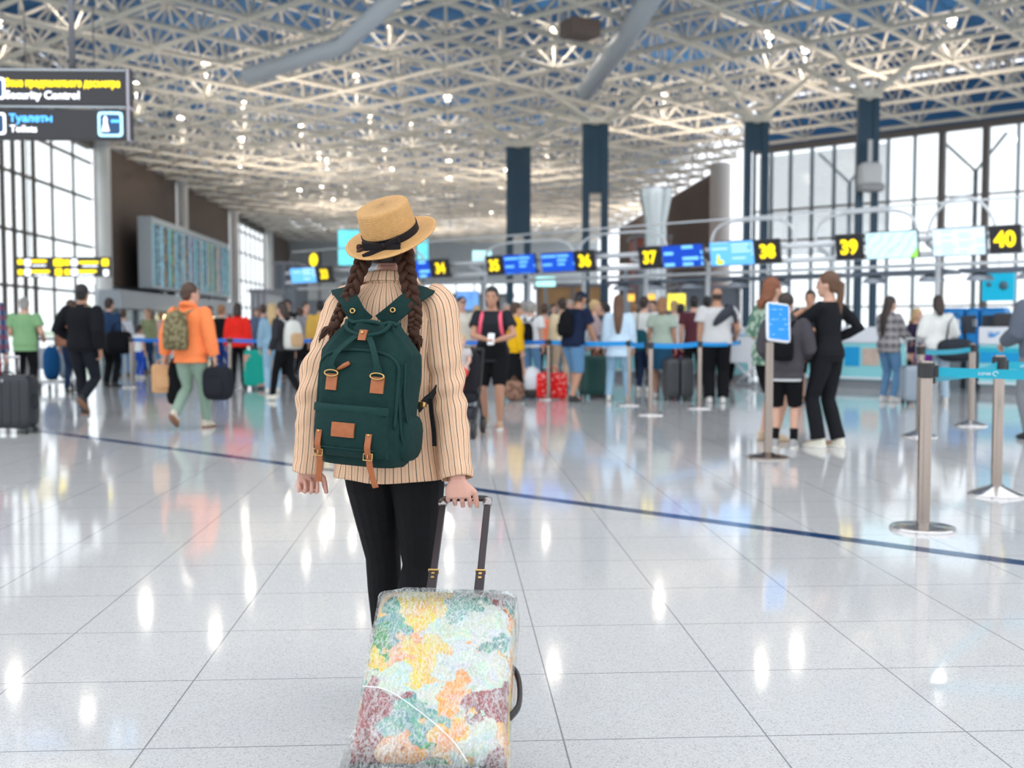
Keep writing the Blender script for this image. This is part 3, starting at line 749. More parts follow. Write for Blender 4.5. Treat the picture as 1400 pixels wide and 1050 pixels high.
# ================================================================== PEOPLE
SKIN = M('skin_light', (.62, .36, .26), .55, var=.05, scale=20)
SKIN2 = M('skin_tan', (.48, .25, .16), .55, var=.05, scale=20)
HB = {'black': (.012, .01, .01), 'brown': (.07, .035, .02), 'dark': (.03, .017, .012), 'red': (.22, .07, .025), 'blond': (.52, .36, .17), 'ginger': (.3, .14, .06), 'grey': (.35, .33, .31), 'long_brown': (.12, .055, .028)}
def hairm(k): return M('hair_'+k, HB[k], .45, var=.35, scale=60, bump=.4)
def cloth(name, col=None, **k): return MATS.get("cloth_"+name) or M('cloth_'+name, col, k.pop('rough', .85), spec=.15, var=k.pop('var', .1), scale=k.pop('scale', 14), bump=k.pop('bump', .25), **k)
def plaid(name, c1, c2, c3, f=16.):
    if name in MATS: return MATS[name]
    g = NG(name); x, y, z = g.xyz(g.tc.outputs['Object'])
    xs = g.math('ADD', x, g.math('MULTIPLY', y, .7))
    a = g.math('GREATER_THAN', g.math('FRACT', g.math('MULTIPLY', xs, f)), .5); b = g.math('GREATER_THAN', g.math('FRACT', g.math('MULTIPLY', z, f)), .5)
    c = g.mix(g.math('MULTIPLY', a, .6), c1, c2); c = g.mix(g.math('MULTIPLY', b, .6), c, c3)
    g.link(c, g.b.inputs['Base Color']); g.b.inputs['Roughness'].default_value = .85; g.b.inputs['Specular IOR Level'].default_value = .15; return g.m
def blotch(name, c1, c2, scale=14., thr=.5):
    if name in MATS: return MATS[name]
    g = NG(name); f = g.noise(g.tc.outputs['Object'], scale, 3)['Fac']
    c = g.mix(g.math('GREATER_THAN', f, thr), c1, c2); g.link(c, g.b.inputs['Base Color']); g.b.inputs['Roughness'].default_value = .85; g.b.inputs['Specular IOR Level'].default_value = .15; return g.m

def ik(S, T, a, b, hint):
    S, T = Vector(S), Vector(T); d = T-S; L = d.length
    if L > (a+b)*.995: T = S+d*((a+b)*.995/L); d = T-S; L = d.length
    x = (a*a-b*b+L*L)/(2*L); h = math.sqrt(max(0, a*a-x*x)); dn = d/L
    hp = Vector(hint); hp = hp-dn*hp.dot(dn)
    hp = hp.normalized() if hp.length > 1e-6 else Vector((0, 0, 1))
    return S+dn*x+hp*h, T
TOR = {'f': [(.84, .150, .105, 0), (.90, .172, .122, -.006), (.96, .168, .118, -.004), (1.03, .142, .10, 0), (1.10, .130, .092, .004), (1.18, .142, .103, .01), (1.27, .155, .115, .014), (1.34, .158, .10, .002), (1.39, .135, .082, -.006), (1.425, .085, .066, -.006), (1.45, .054, .055, 0), (1.50, .05, .053, .008)],
       'm': [(.84, .150, .105, 0), (.90, .165, .118, -.004), (.96, .160, .115, -.002), (1.03, .152, .108, 0), (1.10, .152, .106, .004), (1.18, .165, .112, .008), (1.27, .18, .122, .01), (1.34, .185, .108, .0), (1.39, .155, .088, -.006), (1.425, .10, .072, -.006), (1.45, .062, .062, 0), (1.50, .058, .06, .008)]}
HEADR = [(-.116, .020, .022, .060), (-.104, .036, .040, .046), (-.08, .050, .062, .026), (-.05, .060, .078, .012), (-.02, .067, .086, .006), (.02, .073, .092, .0), (.06, .073, .092, -.004), (.09, .062, .078, -.008), (.11, .042, .054, -.01), (.121, .014, .02, -.01)]

def hand(m, W, d, side, curl=.5, nrm=None, s=1., spread=.012, thumb=True, fr=1., pf=1., ws=1., ff=1.):
    """palm, five fingers from wrist W along d; nrm = back of the hand; side = thumb direction"""
    d = Vector(d).normalized(); side = Vector(side); side = (side-d*side.dot(d)).normalized()
    nrm = Vector(nrm) if nrm is not None else d.cross(side); nrm = (nrm-d*nrm.dot(d)-side*nrm.dot(side)).normalized()
    pal = .088*s*pf
    def ringat(t, w_, th): return [W+d*t+side*(w_*math.copysign(abs(math.cos(a))**.7, math.cos(a)))+nrm*(th*math.copysign(abs(math.sin(a))**.7, math.sin(a))) for a in [2*PI*j/12 for j in range(12)]]
    m.rings([ringat(-.03*s, .024*s, .019*s), ringat(0, .026*s, .018*s), ringat(.03*s*pf, .034*s*ws, .017*s), ringat(.06*s*pf, .038*s*ws, .0145*s), ringat(pal, .038*s, .012*s)])
    for k, (off, ln) in enumerate(((.029, .070), (.0095, .078), (-.0105, .072), (-.029, .056))):
        b = W+d*(pal-.012*s)+side*off*s*ws; dirn = (d+side*off*4*spread/.012*.3).normalized(); L = ln*s*ff
        pts = [b]; c = curl*(1+.12*k); a_ = 0
        for seg, f in enumerate((.25, .42, .33, .25)):
            a_ += c*(.35, .9, .9, .5)[seg]
            v = dirn*math.cos(a_)-nrm*math.sin(a_); pts.append(pts[-1]+v*L*f)
        m.tube(pts, [q*s*fr for q in (.0092, .0092, .0088, .0082, .0066)], 8)
    if thumb:
        b = W+d*.022*s+side*.028*s; t1 = (side*.75+d*.7-nrm*.25).normalized(); t2 = (side*.15+d*.95-nrm*.45).normalized()
        m.tube([b, b+t1*.034*s, b+t1*.034*s+t2*.032*s, b+t1*.034*s+t2*.055*s], [.0125*s, .011*s, .0095*s, .007*s], 8)

def person(label, loc, H=1.7, head=0., sex='f', skin=None, top=None, bottom=None, shoes=None, hair=('short', 'brown'), L=None, Rr=None, legs=None,
           lean=0., side_lean=0., arm=1., yaw=0., nod=0., vox=.0115, group=None, socks=None, curl=.6, wide=1., child=False, faces=True, hd=None, cat='person'):
    """local frame: facing +Y, right hand at +X; all local lengths are for 1.70 m and scaled by H/1.70"""
    K = H/1.70; skin = skin or SKIN
    t = thing('person', label, cat, loc, R(head), group)
    hs_ = 1.25 if child else 1.0
    def up(p):   # lean of the upper body about the hips
        p = Vector(p); f = max(0, min(1, (p.z-.88)/.25)); f = f*f*(3-2*f)
        q = Vector((p.x, p.y, p.z-.92))
        q.rotate(Euler((-R(lean)*f, R(side_lean)*f, 0)))
        return (q+Vector((0, 0, .92)))*K
    sw = (.165 if sex == 'f' else .19)*wide
    tor = [(z, rx*wide, ry*(1+(wide-1)*.8), 0, y0) for z, rx, ry, y0 in TOR[sex]]
    legs = legs or {}
    la = legs.get('l', (-.10, .0, .085, 0)); ra = legs.get('r', (.10, .0, .085, 0))
    L = L or {}; Rr = Rr or {}
    J = {}
    for sx, spec, nm in ((-1, L, 'l'), (1, Rr, 'r')):
        S = up((sx*sw, -.005, 1.375)); T = Vector(spec.get('t', (sx*(.235+(wide-1)*.15), .03, .84)))*K
        hint = spec.get('h', (sx*.35, -1, -.25)); E, T = ik(S, T, .285*K*arm, .255*K*arm, hint)
        if 'e' in spec: E, T = Vector(spec['e']), Vector(spec['t'])*K
        J['s'+nm], J['e'+nm], J['w'+nm] = S, E, T
    for sx, a, nm in ((-1, la, 'l'), (1, ra, 'r')):
        Hp = Vector((sx*.088*wide, 0, .88))*K; A = Vector(a[:3])*K
        Kn, A = ik(Hp, A, .415*K, .405*K, (sx*.08, 1, 0)); J['h'+nm], J['k'+nm], J['a'+nm] = Hp, Kn, A
    # head frame
    NB = up((0, .0, 1.47)); HC_ = up((0, .022, 1.585)); hm = Matrix.Translation(HC_) @ Euler((-R(lean*.6+nod), R(side_lean*.6), R(yaw)), 'XYZ').to_matrix().to_4x4() @ Matrix.Scale(K*hs_, 4)
    # ---- body
    b = MB(); b.loft(tor, 20, up)
    b.tube([up((0, .0, 1.42)), up((0, .01, 1.50)), HC_-Vector((0, 0, .03*K))], [(.052 if sex == 'f' else .06)*K, .05*K, .052*K], 12)
    hh = MB(); hh.loft([(z, rx, ry, 0, y0) for z, rx, ry, y0 in HEADR], 18, p=2.15)
    hh.tube([(0, .088, .018), (0, .10, -.005), (0, .112, -.026), (0, .098, -.036)], [.008, .010, .014, .008], 8)
    for s_ in (-1, 1): hh.ell((s_*.074, -.004, -.006), (.010, .022, .033), nu=8, nv=6)
    hh.ell((0, .092, -.066), (.024, .010, .009), nu=8, nv=5)
    hh.xf(hm); b.add(hh.v, hh.f)
    for sx, nm in ((-1, 'l'), (1, 'r')):
        S, E, W = J['s'+nm], J['e'+nm], J['w'+nm]; f = (1.0 if sex == 'f' else 1.15)*K*(1+(wide-1)*.7)
        b.tube([S+(S-E).normalized()*.01, S*.7+E*.3, S*.4+E*.6, E, E*.6+W*.4, W], [.052*f, .049*f, .043*f, .038*f, .036*f, .025*f], 12)
        b.ell(S, (.055*f, .055*f, .055*f))
        dd = (W-E).normalized(); spec = L if sx < 0 else Rr
        if 'd' in spec: dd = (Vector(spec['d']).normalized()*.75+dd*.25).normalized()
        sd = Vector(spec.get('side', (0, 1, 0) if abs(dd.y) < .8 else (-sx, 0, .4)))
        hand(b, W, dd, sd, spec.get('curl', curl), None, K*(1.08 if sex == 'm' else 1.))if False else hand(b, W, dd, sd, spec.get('curl', curl), nrm=spec.get('n', (sx, 0, .2)), spread=spec.get('sp', .012), s=K*(1.08 if sex == 'm' else 1.), fr=spec.get('fr', 1.), pf=spec.get('pf', 1.), ws=spec.get('ws', 1.), ff=spec.get('ff', 1.), thumb=spec.get('thumb', True))
        Hp, Kn, A = J['h'+nm], J['k'+nm], J['a'+nm]; f2 = K*(1+(wide-1)*.8)
        b.tube([Hp+Vector((0, 0, .03))*K, Hp*.7+Kn*.3, Hp*.35+Kn*.65, Kn, Kn*.72+A*.28, Kn*.35+A*.65, A], [.086*f2, .080*f2, .066*f2, .054*f2, .054*f2, .042*f2, .033*f2], 14)
        pit = R((la if sx < 0 else ra)[3]); fm_ = Matrix.Rotation(pit, 3, 'X')
        b.ell(A+fm_ @ Vector((0, .055, -.045))*K, (.036*K, .10*K, .028*K), fm_, p=2.4)
    # body box check: keep clothing outside the skin
    body = b.build('body', skin, t, remesh=vox)
    # ---- eyes, mouth
    if faces:
        for s_ in (-1, 1):
            MB().ell((s_*.030, .0805, .012), (.013, .009, .0065), nu=8, nv=6).xf(hm).build('eye', M('eye_dark', (.02, .015, .012), .2), t)
            MB().tube([(s_*.018, .091, .031), (s_*.032, .087, .036), (s_*.048, .076, .032)], [.003, .004, .002], 6).xf(hm).build('eyebrow', M('eyebrow', (.06, .035, .02), .7), t)
        MB().ell((0, .0995, -.066), (.020, .004, .006), nu=8, nv=5).xf(hm).build('mouth', M('lips', (.5, .16, .13), .5), t)
    # ---- shoes
    if shoes:
        for sx, nm, a in ((-1, 'l', la), (1, 'r', ra)):
            A = J['a'+nm]; fm_ = Matrix.Rotation(R(a[3]), 3, 'X') @ Matrix.Rotation(-sx*.12, 3, 'Z')
            def sh(z, rx, ry, y0): return [A+fm_ @ (Vector((rx*math.cos(q), y0+ry*math.sin(q)*(1 if math.sin(q) > 0 else 1), z))*K) for q in [2*PI*j/16 for j in range(16)]]
            mm = MB(); mm.rings([sh(-.085, .040, .125, .045), sh(-.066, .043, .132, .045), sh(-.05, .042, .125, .04), sh(-.03, .039, .095, .02), sh(-.005, .038, .058, -.012), sh(.02, .037, .048, -.012)])
            so = mm.build('shoe', shoes[0] if isinstance(shoes, tuple) else shoes, t, subd=1)
            if isinstance(shoes, tuple):
                mm = MB(); mm.rings([sh(-.088, .040, .128, .045), sh(-.066, .046, .137, .045)]); mm.build('sole', shoes[1], so)
    if socks:
        for nm in 'lr':
            MB().tube([J['k'+nm]*.32+J['a'+nm]*.68, J['a'+nm]], [.046*K, .04*K], 12).build('sock', socks, t)
    # ---- bottom
    if bottom:
        kind, bmat = bottom[0], bottom[1]; fit = bottom[2] if len(bottom) > 2 else .012
        m = MB(); cut = {'trousers': 1.0, 'shorts': .28, 'long_shorts': .5, 'skirt': 0, 'midi': 0, 'bike': .42}[kind]
        m.loft([(z, rx+fit, ry+fit, 0, y0) for z, rx, ry, x0, y0 in tor[:4]], 22, up)
        if kind in ('skirt', 'midi'):
            zl = .5 if kind == 'skirt' else .28
            m.loft([(zl, .19, .15, 0, 0), ((zl+.9)/2, .185, .14, 0, 0), (.86, .175, .13, 0, 0), (.98, .165, .12, 0, 0)], 22, lambda q: q*K)
        else:
            flare = bottom[3] if len(bottom) > 3 else 0.
            for sx, nm in ((-1, 'l'), (1, 'r')):
                Hp, Kn, A = J['h'+nm], J['k'+nm], J['a'+nm]
                path = [Hp+Vector((0, 0, .03))*K, Hp*.7+Kn*.3, Hp*.35+Kn*.65, Kn, Kn*.72+A*.28, Kn*.35+A*.65, A+Vector((0, 0, .0))]
                rad = [.092, .088, .074, .060, .058, .049, .046]
                N = {1.0: 7, .28: 3, .5: 4, .42: 4}[cut]
                if cut == .42: path[3] = path[2]*.25+Kn*.75
                if cut == .5: path[3] = Kn+(A-Kn)*.05
                rr = [(rad[i]+fit*.55+flare*max(0, i-2)/4.)*K*(1+(wide-1)*.8) for i in range(N)]
                m.tube(path[:N], rr, 16)
        m.build({'trousers': 'trousers', 'shorts': 'shorts', 'long_shorts': 'shorts', 'bike': 'shorts', 'skirt': 'skirt', 'midi': 'skirt'}[kind], bmat, t, remesh=vox*1.05)
    # ---- top
    if top:
        kind, tmat = top[0], top[1]; hem = top[2] if len(top) > 2 else .86; fit = top[3] if len(top) > 3 else .014
        m = MB(); secs = []
        for z, rx, ry, x0, y0 in tor:
            if z >= hem-.001 and z < 1.44: ft = fit*(1-.65*max(0, min(1, (z-1.22)/.2))); secs.append((z, rx+ft+(.01 if z < 1.1 and fit > .02 else 0), ry+ft+.002, 0, y0))
        base = [q for q in tor if q[0] <= max(hem, .84)][-1]
        secs.insert(0, (hem, max(base[1], .150*wide)+fit*1.6+.012, max(base[2], .105)+fit*1.6+.008, 0, base[4]))
        top_ = secs[-1]; secs[-1] = (top_[0], top_[1]*1.0, top_[2], 0, top_[4])
        if kind == 'tank': secs = secs[:-1]
        m.loft(secs, 24, up)
        sl = {'tank': 0, 'tee': .72, 'long': 1.9, 'jacket': 1.93, 'hoodie': 1.93, 'half': 1.1}[kind]
        if sl:
            for nm in 'lr':
                S, E, W = J['s'+nm], J['e'+nm], J['w'+nm]; f = (1.0 if sex == 'f' else 1.12)*K*(1+(wide-1)*.7); g_ = fit*K
                pts = [S+(S-E).normalized()*.015, S*.7+E*.3, S*.4+E*.6, E, E*.5+W*.5, E*.06+W*.94]; S = S-Vector((0, 0, .35*g_)); pts[0] = S+(S-E).normalized()*.01; rr = [.054*f+g_*.55, .054*f+g_*.85, .052*f+g_, .047*f+g_, .043*f+g_, .036*f+g_*.8]
                n_ = 6 if sl > 1.5 else 3 if sl < 1 else 4
                if sl < 1: rr[2] += .008*K
                m.tube(pts[:n_], rr[:n_], 14); m.ell(S, (rr[0]*1.02,)*3)
        if kind == 'hoodie': m.tube([up((math.cos(a)*.085, -.03+math.sin(a)*.075, 1.445-.03*math.sin(a))) for a in [2*PI*i/12 for i in range(12)]], .033*K, 8, closed=True)
        if kind == 'jacket': m.tube([up((math.cos(a)*.068, .0+math.sin(a)*.064, 1.445)) for a in [2*PI*i/12 for i in range(12)]], .016*K, 8, closed=True)
        m.build({'tank': 'top', 'tee': 'tee_shirt', 'long': 'long_sleeved_top', 'jacket': 'jacket', 'hoodie': 'hooded_top', 'half': 'loose_top'}[kind], tmat, t, remesh=vox*1.05)
    # ---- hair
    if hair:
        k, c = hair[0], hair[1]; m = MB()
        if k == 'under':
            m.loft([(-.075, .050, .036, 0, -.055), (-.03, .074, .058, 0, -.046), (.03, .081, .078, 0, -.030), (.06, .078, .08, 0, -.022)], 18)
        elif k == 'bald':
            m.loft([(-.045, .071, .05, 0, -.045), (.0, .079, .062, 0, -.043), (.035, .078, .06, 0, -.043)], 16)
        elif k == 'cap':
            m.loft([(-.05, .068, .05, 0, -.045), (.0, .078, .072, 0, -.032), (.04, .079, .08, 0, -.024)], 16)
        else:
            m.ell((0, -.018, .042), (.085, .104, .098), nu=18, nv=12)
            m.loft([(-.075, .052, .04, 0, -.055), (-.03, .072, .058, 0, -.048), (.03, .08, .07, 0, -.035)], 16)
            if k == 'quiff': m.ell((0, .045, .10), (.055, .05, .035))
        if k in ('long', 'midlen'):
            ln = hair[2] if len(hair) > 2 else (.40 if k == 'long' else .2)
            m.loft([(-ln, .035, .016, 0, -.15), (-ln*.75, .062, .026, 0, -.155), (-ln*.45, .082, .04, 0, -.135), (-.13, .088, .055, 0, -.095), (-.06, .09, .064, 0, -.062), (.02, .088, .078, 0, -.042), (.07, .07, .07, 0, -.03)], 18)
        if k == 'bun': m.ell((0, -.10, .085), (.045, .045, .045))
        if k == 'pony':
            ln = hair[2] if len(hair) > 2 else .36
            m.tube([(0, -.10, .03), (0, -.135, .01), (0, -.125, -.08), (0, -.11, -ln*.7), (0, -.10, -ln)], [.025, .03, .036, .03, .008], 10)
        m.xf(hm); m.build('hair', hairm(c), t, remesh=vox*.9)
        if k == 'cap':
            cm_ = MB(); cm_.loft([(.02, .086, .102, 0, -.008), (.06, .086, .1, 0, -.01), (.10, .068, .08, 0, -.014), (.128, .03, .035, 0, -.014)], 18)
            cm_.ell((0, .115, .032), (.062, .06, .008), Matrix.Rotation(-.15, 3, 'X')); cm_.xf(hm); cm_.build('cap', hair[2], t, subd=1)
    t['_'] = 0; del t['_']
    return t, J, up, hm, K

# ---- things people carry ----------------------------------------------------
def world_of(t, p):
    return Matrix.Translation(t.location) @ t.rotation_euler.to_matrix().to_4x4() @ Vector(p)
def rigid(name, label, cat, t, p, rz=0., group=None):
    return thing(name, label, cat, world_of(t, p), t.rotation_euler.z+rz, group)
def backpack(label, t, up, K, mt, mt2=None, size=(.28, .15, .42), z=1.16, group=None, strapm=None, name='backpack', dy=0., dx=0.):
    p = up((dx, -.125-size[1]/2-dy, z)); o = rigid(name, label, 'backpack', t, p, group=group); w_, d_, h_ = [q*K for q in size]
    MB().loft([(-h_/2, w_*.42, d_*.42, 0, 0, 4), (-h_*.44, w_*.49, d_*.5, 0, 0, 4), (0, w_*.5, d_*.5, 0, 0, 3.5), (h_*.3, w_*.46, d_*.42, 0, 0, 3), (h_*.45, w_*.34, d_*.3, 0, .01, 3), (h_*.5, w_*.15, d_*.15, 0, .01, 3)], 24).build('main_bag', mt, o, subd=1)
    MB().ell((0, -d_*.5, -h_*.18), (w_*.38, d_*.22, h_*.24), p=4).build('front_pocket', mt2 or mt, o)
    for s_ in (-1, 1):
        a = [(dx+s_*.07, -.15-dy*.5, z+.2), (dx+s_*.075, -.135, 1.36), (s_*.10, -.06, 1.43), (s_*.105, .04, 1.42), (s_*.115, .125, 1.34), (s_*.125, .135, 1.22), (s_*.15, .09, 1.1), (s_*.165, -.02, 1.04)]
        inv = Vector(p); pts = [up(q)-inv for q in a]
        MB().ribbon(pts, .05*K, .012, [(1, 0, 0)]*len(pts)).build('shoulder_strap', strapm or mt, o, subd=1)
    MB().tube([(-.03, .02, h_*.5), (-.02, .02, h_*.5+.04), (.02, .02, h_*.5+.04), (.03, .02, h_*.5)], .007, 6).build('grab_handle', strapm or mt, o)
    return o
def handbag(name, label, cat, loc, rz, mt, size=(.34, .16, .3), rise=.12, group=None, p=4.5, pocket=None):
    """loc = point where the handle is held; the bag hangs below it"""
    o = thing(name, label, cat, loc, rz, group); w_, d_, h_ = size
    MB().ell((0, 0, -rise-h_/2), (w_/2, d_/2, h_/2), nu=24, nv=14, p=p).build('bag_body', mt, o)
    for s_ in (-1, 1): MB().tube([(-w_*.25, s_*d_*.15, -rise-.02), (-w_*.2, s_*.01, -rise*.4), (0, 0, 0), (w_*.2, s_*.01, -rise*.4), (w_*.25, s_*d_*.15, -rise-.02)], .009, 8).build('handle', pocket or mt, o)
    MB().ell((0, -d_*.45, -rise-h_*.6), (w_*.34, .02+d_*.1, h_*.26), nu=20, nv=10, p=4).build('pocket', pocket or mt, o)
    return o
WHEEL = M('wheel_black', (.02, .02, .02), .4)
ALU = M('telescopic_aluminium', (.55, .55, .57), .3, .8)
def suitcase(label, loc, rz, mt, w_=.42, d_=.26, h_=.66, pull=.38, group=None, trim=None, name='suitcase', ribs=True):
    o = thing(name, label, 'suitcase', loc, rz, group); zc = .06+h_/2
    b = MB(); b.ell((0, 0, zc), (w_/2, d_/2, h_/2), nu=32, nv=20, p=8)
    b.build('shell', mt, o)
    if ribs:
        m = MB()
        for i in range(-2, 3): m.ell((i*w_*.16, -d_/2, zc), (.012, .008, h_*.42), nu=8, nv=6, p=4); m.ell((i*w_*.16, d_/2, zc), (.012, .008, h_*.42), nu=8, nv=6, p=4)
        m.build('shell_ribs', mt, o)
    m = MB(); m.box((0, 0, zc), (w_*1.004, .012, h_*1.004)); m.build('zip_seam', trim or WHEEL, o, bevel=.004)
    for sx in (-1, 1):
        for sy in (-1, 1):
            q = MB(); q.lathe([(.008, -.012), (.03, -.012), (.03, .012), (.008, .012)], 14).xf(Matrix.Translation((sx*(w_/2-.05), sy*(d_/2-.05), .03)) @ Matrix.Rotation(PI/2, 4, 'Y')); q.box((sx*(w_/2-.05), sy*(d_/2-.05), .055), (.04, .03, .02)); q.build('wheel', WHEEL, o, smooth='auto')
    if pull:
        zt = .06+h_
        m = MB()
        for s_ in (-1, 1): m.tube([(s_*.09, d_*.3, zt-.03), (s_*.09, d_*.3, zt+pull)], .009, 8)
        m.tube([(-.1, d_*.3, zt+pull), (.1, d_*.3, zt+pull)], .015, 8); m.build('telescopic_handle', ALU, o)
    MB().tube([(-.07, 0, .06+h_), (-.05, 0, .06+h_+.03), (.05, 0, .06+h_+.03), (.07, 0, .06+h_)], .01, 6).build('top_handle', trim or WHEEL, o)
    MB().tube([(w_/2, 0, zc-.08), (w_/2+.028, 0, zc-.05), (w_/2+.028, 0, zc+.05), (w_/2, 0, zc+.08)], .01, 6).build('side_handle', trim or WHEEL, o)
    return o
# colours
C = cloth
BK = C('black', (.007, .0075, .009)); NAVY = C('navy', (.015, .03, .07)); JEAN = C('blue_jeans', (.12, .25, .42)); LJEAN = C('light_jeans', (.30, .48, .62)); WH = C('white', (.75, .76, .77))
SW = M('white_trainer', (.72, .70, .66), .5); SB = M('black_shoe', (.02, .02, .022), .5); STAN = M('tan_shoe', (.45, .33, .22), .6); SBR = M('brown_sole', (.28, .14, .08), .7)
def G(u, v): return onz(u, v)
def walk(s=.22, lift=.06): return {'l': (-.085, s, .085, 0), 'r': (.085, -s-.02, .085+lift+.06, -38)}
WALKR = {'l': (-.085, -.22, .20, -38), 'r': (.085, .2, .085, 0)}

# ---- left side -----------------------------------------------------------
PL = plaid('plaid_blue_red', (.03, .06, .14), (.30, .32, .38), (.22, .05, .07), 9)
t, J, up, hm, K = person('person in blue plaid shirt pulling a black suitcase, cut by the frame edge', G(-20, 588), 1.76, -8, 'm', top=('jacket', PL, .80, .025), bottom=('trousers', NAVY), shoes=SB, hair=('short', 'brown'),
    Rr={'t': (.26, .0, .86)}, legs=walk())
handbag('tote_bag', 'dark red cloth bag hanging beside the plaid shirt person', 'bag', world_of(t, (.17, -.17, .98)), .2, C('dark_red', (.35, .01, .03)), (.26, .14, .30), .08)
sc = suitcase('large black suitcase at the left frame edge, pulled by the plaid shirt', G(12, 592), -.06, M('black_polycarbonate', (.02, .024, .03), .35), .62, .30, .60, .2)
MB().lathe([(.001, 0), (.016, 0), (.016, .004), (.001, .004)], 16).xf(Matrix.Translation((.02, -.155, .60)) @ Matrix.Rotation(PI/2, 4, 'X')).build('badge', M('silver_badge', (.5, .5, .52), .3, .8), sc)
GT = C('green_tee', (.22, .40, .20))
person('man in a green tee seen from behind, near the black suitcase', G(36, 541), 1.70, 4, 'm', top=('tee', GT, .78, .025), bottom=('trousers', BK), shoes=SB, hair=('bun', 'grey'), Rr={'t': (.24, .22, 1.02)}, L={'t': (-.2, .25, 1.0)}, wide=1.08)
BJ = C('black_jacket', (.010, .011, .014))
person('man in black jacket and trousers walking away on the left', G(115, 568), 1.76, -4, 'm', skin=SKIN2, top=('jacket', BJ, .84, .03), bottom=('trousers', C('charcoal', (.015, .018, .024)), .014), shoes=(SB, SBR),
    hair=('short', 'black'), L={'t': (-.20, .18, 1.0), 'h': (-1, -.6, 0)}, Rr={'t': (.26, -.05, .86)}, legs=walk(.18, .10), wide=1.05)
person('brown-haired person hidden behind the man in black jacket', G(99, 537), 1.68, 0, 'f', top=('jacket', C('rust', (.35, .16, .10))), bottom=('trousers', NAVY), shoes=SB, hair=('midlen', 'brown'))
t, J, up, hm, K = person('man in navy jacket and wide black trousers carrying a duffel', G(151, 529), 1.76, -20, 'm', top=('jacket', C('navy_jacket', (.02, .045, .10)), .86, .02), bottom=('trousers', BK, .03), shoes=SB, hair=('short', 'dark'))
handbag('duffel_bag', 'round black duffel bag slung on the navy jacket man', 'bag', world_of(t, (.27, -.05, 1.30)), .6, BK, (.50, .30, .46), .18)
person('child in white with blue braces behind the blue barrier belt', G(191, 517), 1.22, -30, 'm', top=('tee', WH), bottom=('trousers', C('cobalt', (.02, .08, .45))), shoes=SW, hair=('short', 'dark'), child=True)
person('person in a pale pink shirt far off behind the blue belt', G(221, 506), 1.6, 10, 'm', top=('long', C('pale_pink', (.70, .42, .38)), .86, .03), bottom=('trousers', JEAN), shoes=SW, hair=('short', 'ginger'))
person('person in khaki green standing behind the child in white', G(204, 510), 1.66, 160, 'f', top=('long', C('khaki', (.25, .28, .15))), bottom=('trousers', NAVY), shoes=SB, hair=('long', 'ginger'))
# orange jacket man
ORJ = C('orange_jacket', (.95, .26, .09), bump=.35)
CAMO = blotch('camouflage', (.12, .10, .05), (.24, .21, .12), 18)
t, J, up, hm, K = person('man in a bright orange hooded jacket walking away with several bags', G(262, 586), 1.70, -14, 'm', top=('hoodie', ORJ, .78, .030), bottom=('trousers', C('sage_trousers', (.26, .36, .29)), .02), shoes=(M('cream_boot', (.6, .55, .45), .6), SBR),
    hair=('short', 'brown'), yaw=-35, L={'t': (-.30, -.06, .86)}, Rr={'t': (.30, .02, .84)}, legs=WALKR, wide=1.02)
backpack('camouflage backpack worn by the man in the orange jacket', t, up, K, CAMO, None, (.30, .16, .46), 1.16, name='camouflage_backpack', strapm=C('khaki_strap', (.25, .24, .14)), dy=.04, dx=-.04)
handbag('paper_bag', 'brown paper bag in the left hand of the orange jacket man', 'bag', world_of(t, (-.36, -.03, .82)), .3, M('kraft_paper', (.58, .33, .16), .8), (.24, .14, .34), .06, p=9)
handbag('black_bag', 'long black bag hanging beside the brown paper bag', 'bag', world_of(t, (-.22, .03, .84)), .9, BK, (.20, .13, .50), .06)
handbag('black_holdall', 'boxy black holdall in the right hand of the orange jacket man', 'bag', world_of(t, (.34, .03, .80)), -.3, C('black_nylon', (.018, .02, .026)), (.36, .22, .40), .06, p=3.6)
person('fair-haired person in black just behind the orange jacket man', G(304, 524), 1.66, -20, 'f', top=('long', BK), bottom=('trousers', C('royal_trousers', (.02, .06, .25))), shoes=SB, hair=('short', 'ginger'))
RED = C('bright_red', (.85, .03, .02))
person('woman in a bright red jacket and black trousers, back turned', G(326, 529), 1.66, 8, 'f', top=('jacket', RED, .82, .03), bottom=('trousers', BK), shoes=SB, hair=('midlen', 'dark', .14))
TEAL = blotch('teal_pink_shell', (.02, .42, .33), (.75, .35, .28), 3.2, .60)
suitcase('teal suitcase with pink patches standing by the red jacket woman', G(350, 532), .35, TEAL, .46, .28, .70, 0)
person('blonde woman in a denim jacket and light jeans', G(373, 537), 1.62, 12, 'f', top=('jacket', C('denim', (.25, .40, .52)), .88, .02), bottom=('trousers', LJEAN), shoes=SW, hair=('long', 'blond', .3))
t, J, up, hm, K = person('dark-haired woman walking left with a big cream backpack', G(391, 548), 1.60, 52, 'f', top=('long', C('charcoal_top', (.035, .035, .04)), .86, .02), bottom=('trousers', BK, .014), shoes=M('cream_trainer', (.75, .72, .6), .5), hair=('midlen', 'dark'),
    yaw=10, L={'t': (-.2, .15, .88)}, legs={'l': (-.09, .24, .085, 0), 'r': (.09, -.26, .17, -35)}, lean=6)
CR = C('cream_bag', (.66, .67, .62))
backpack('large cream backpack with a tan base on the dark-haired woman', t, up, K, CR, C('tan_base', (.55, .36, .2)), (.34, .20, .50), 1.12, name='cream_backpack', strapm=CR)
person('tall person in black with headphones behind the cream backpack', G(394, 517), 1.82, 170, 'm', top=('jacket', BK), bottom=('trousers', BK), shoes=SB, hair=('quiff', 'black'))
person('dark-haired woman in grey and black between cream backpack and yellow jacket', G(419, 523), 1.72, 215, 'f', top=('long', C('mid_grey', (.25, .25, .27))), bottom=('trousers', BK), shoes=SB, hair=('long', 'dark'))
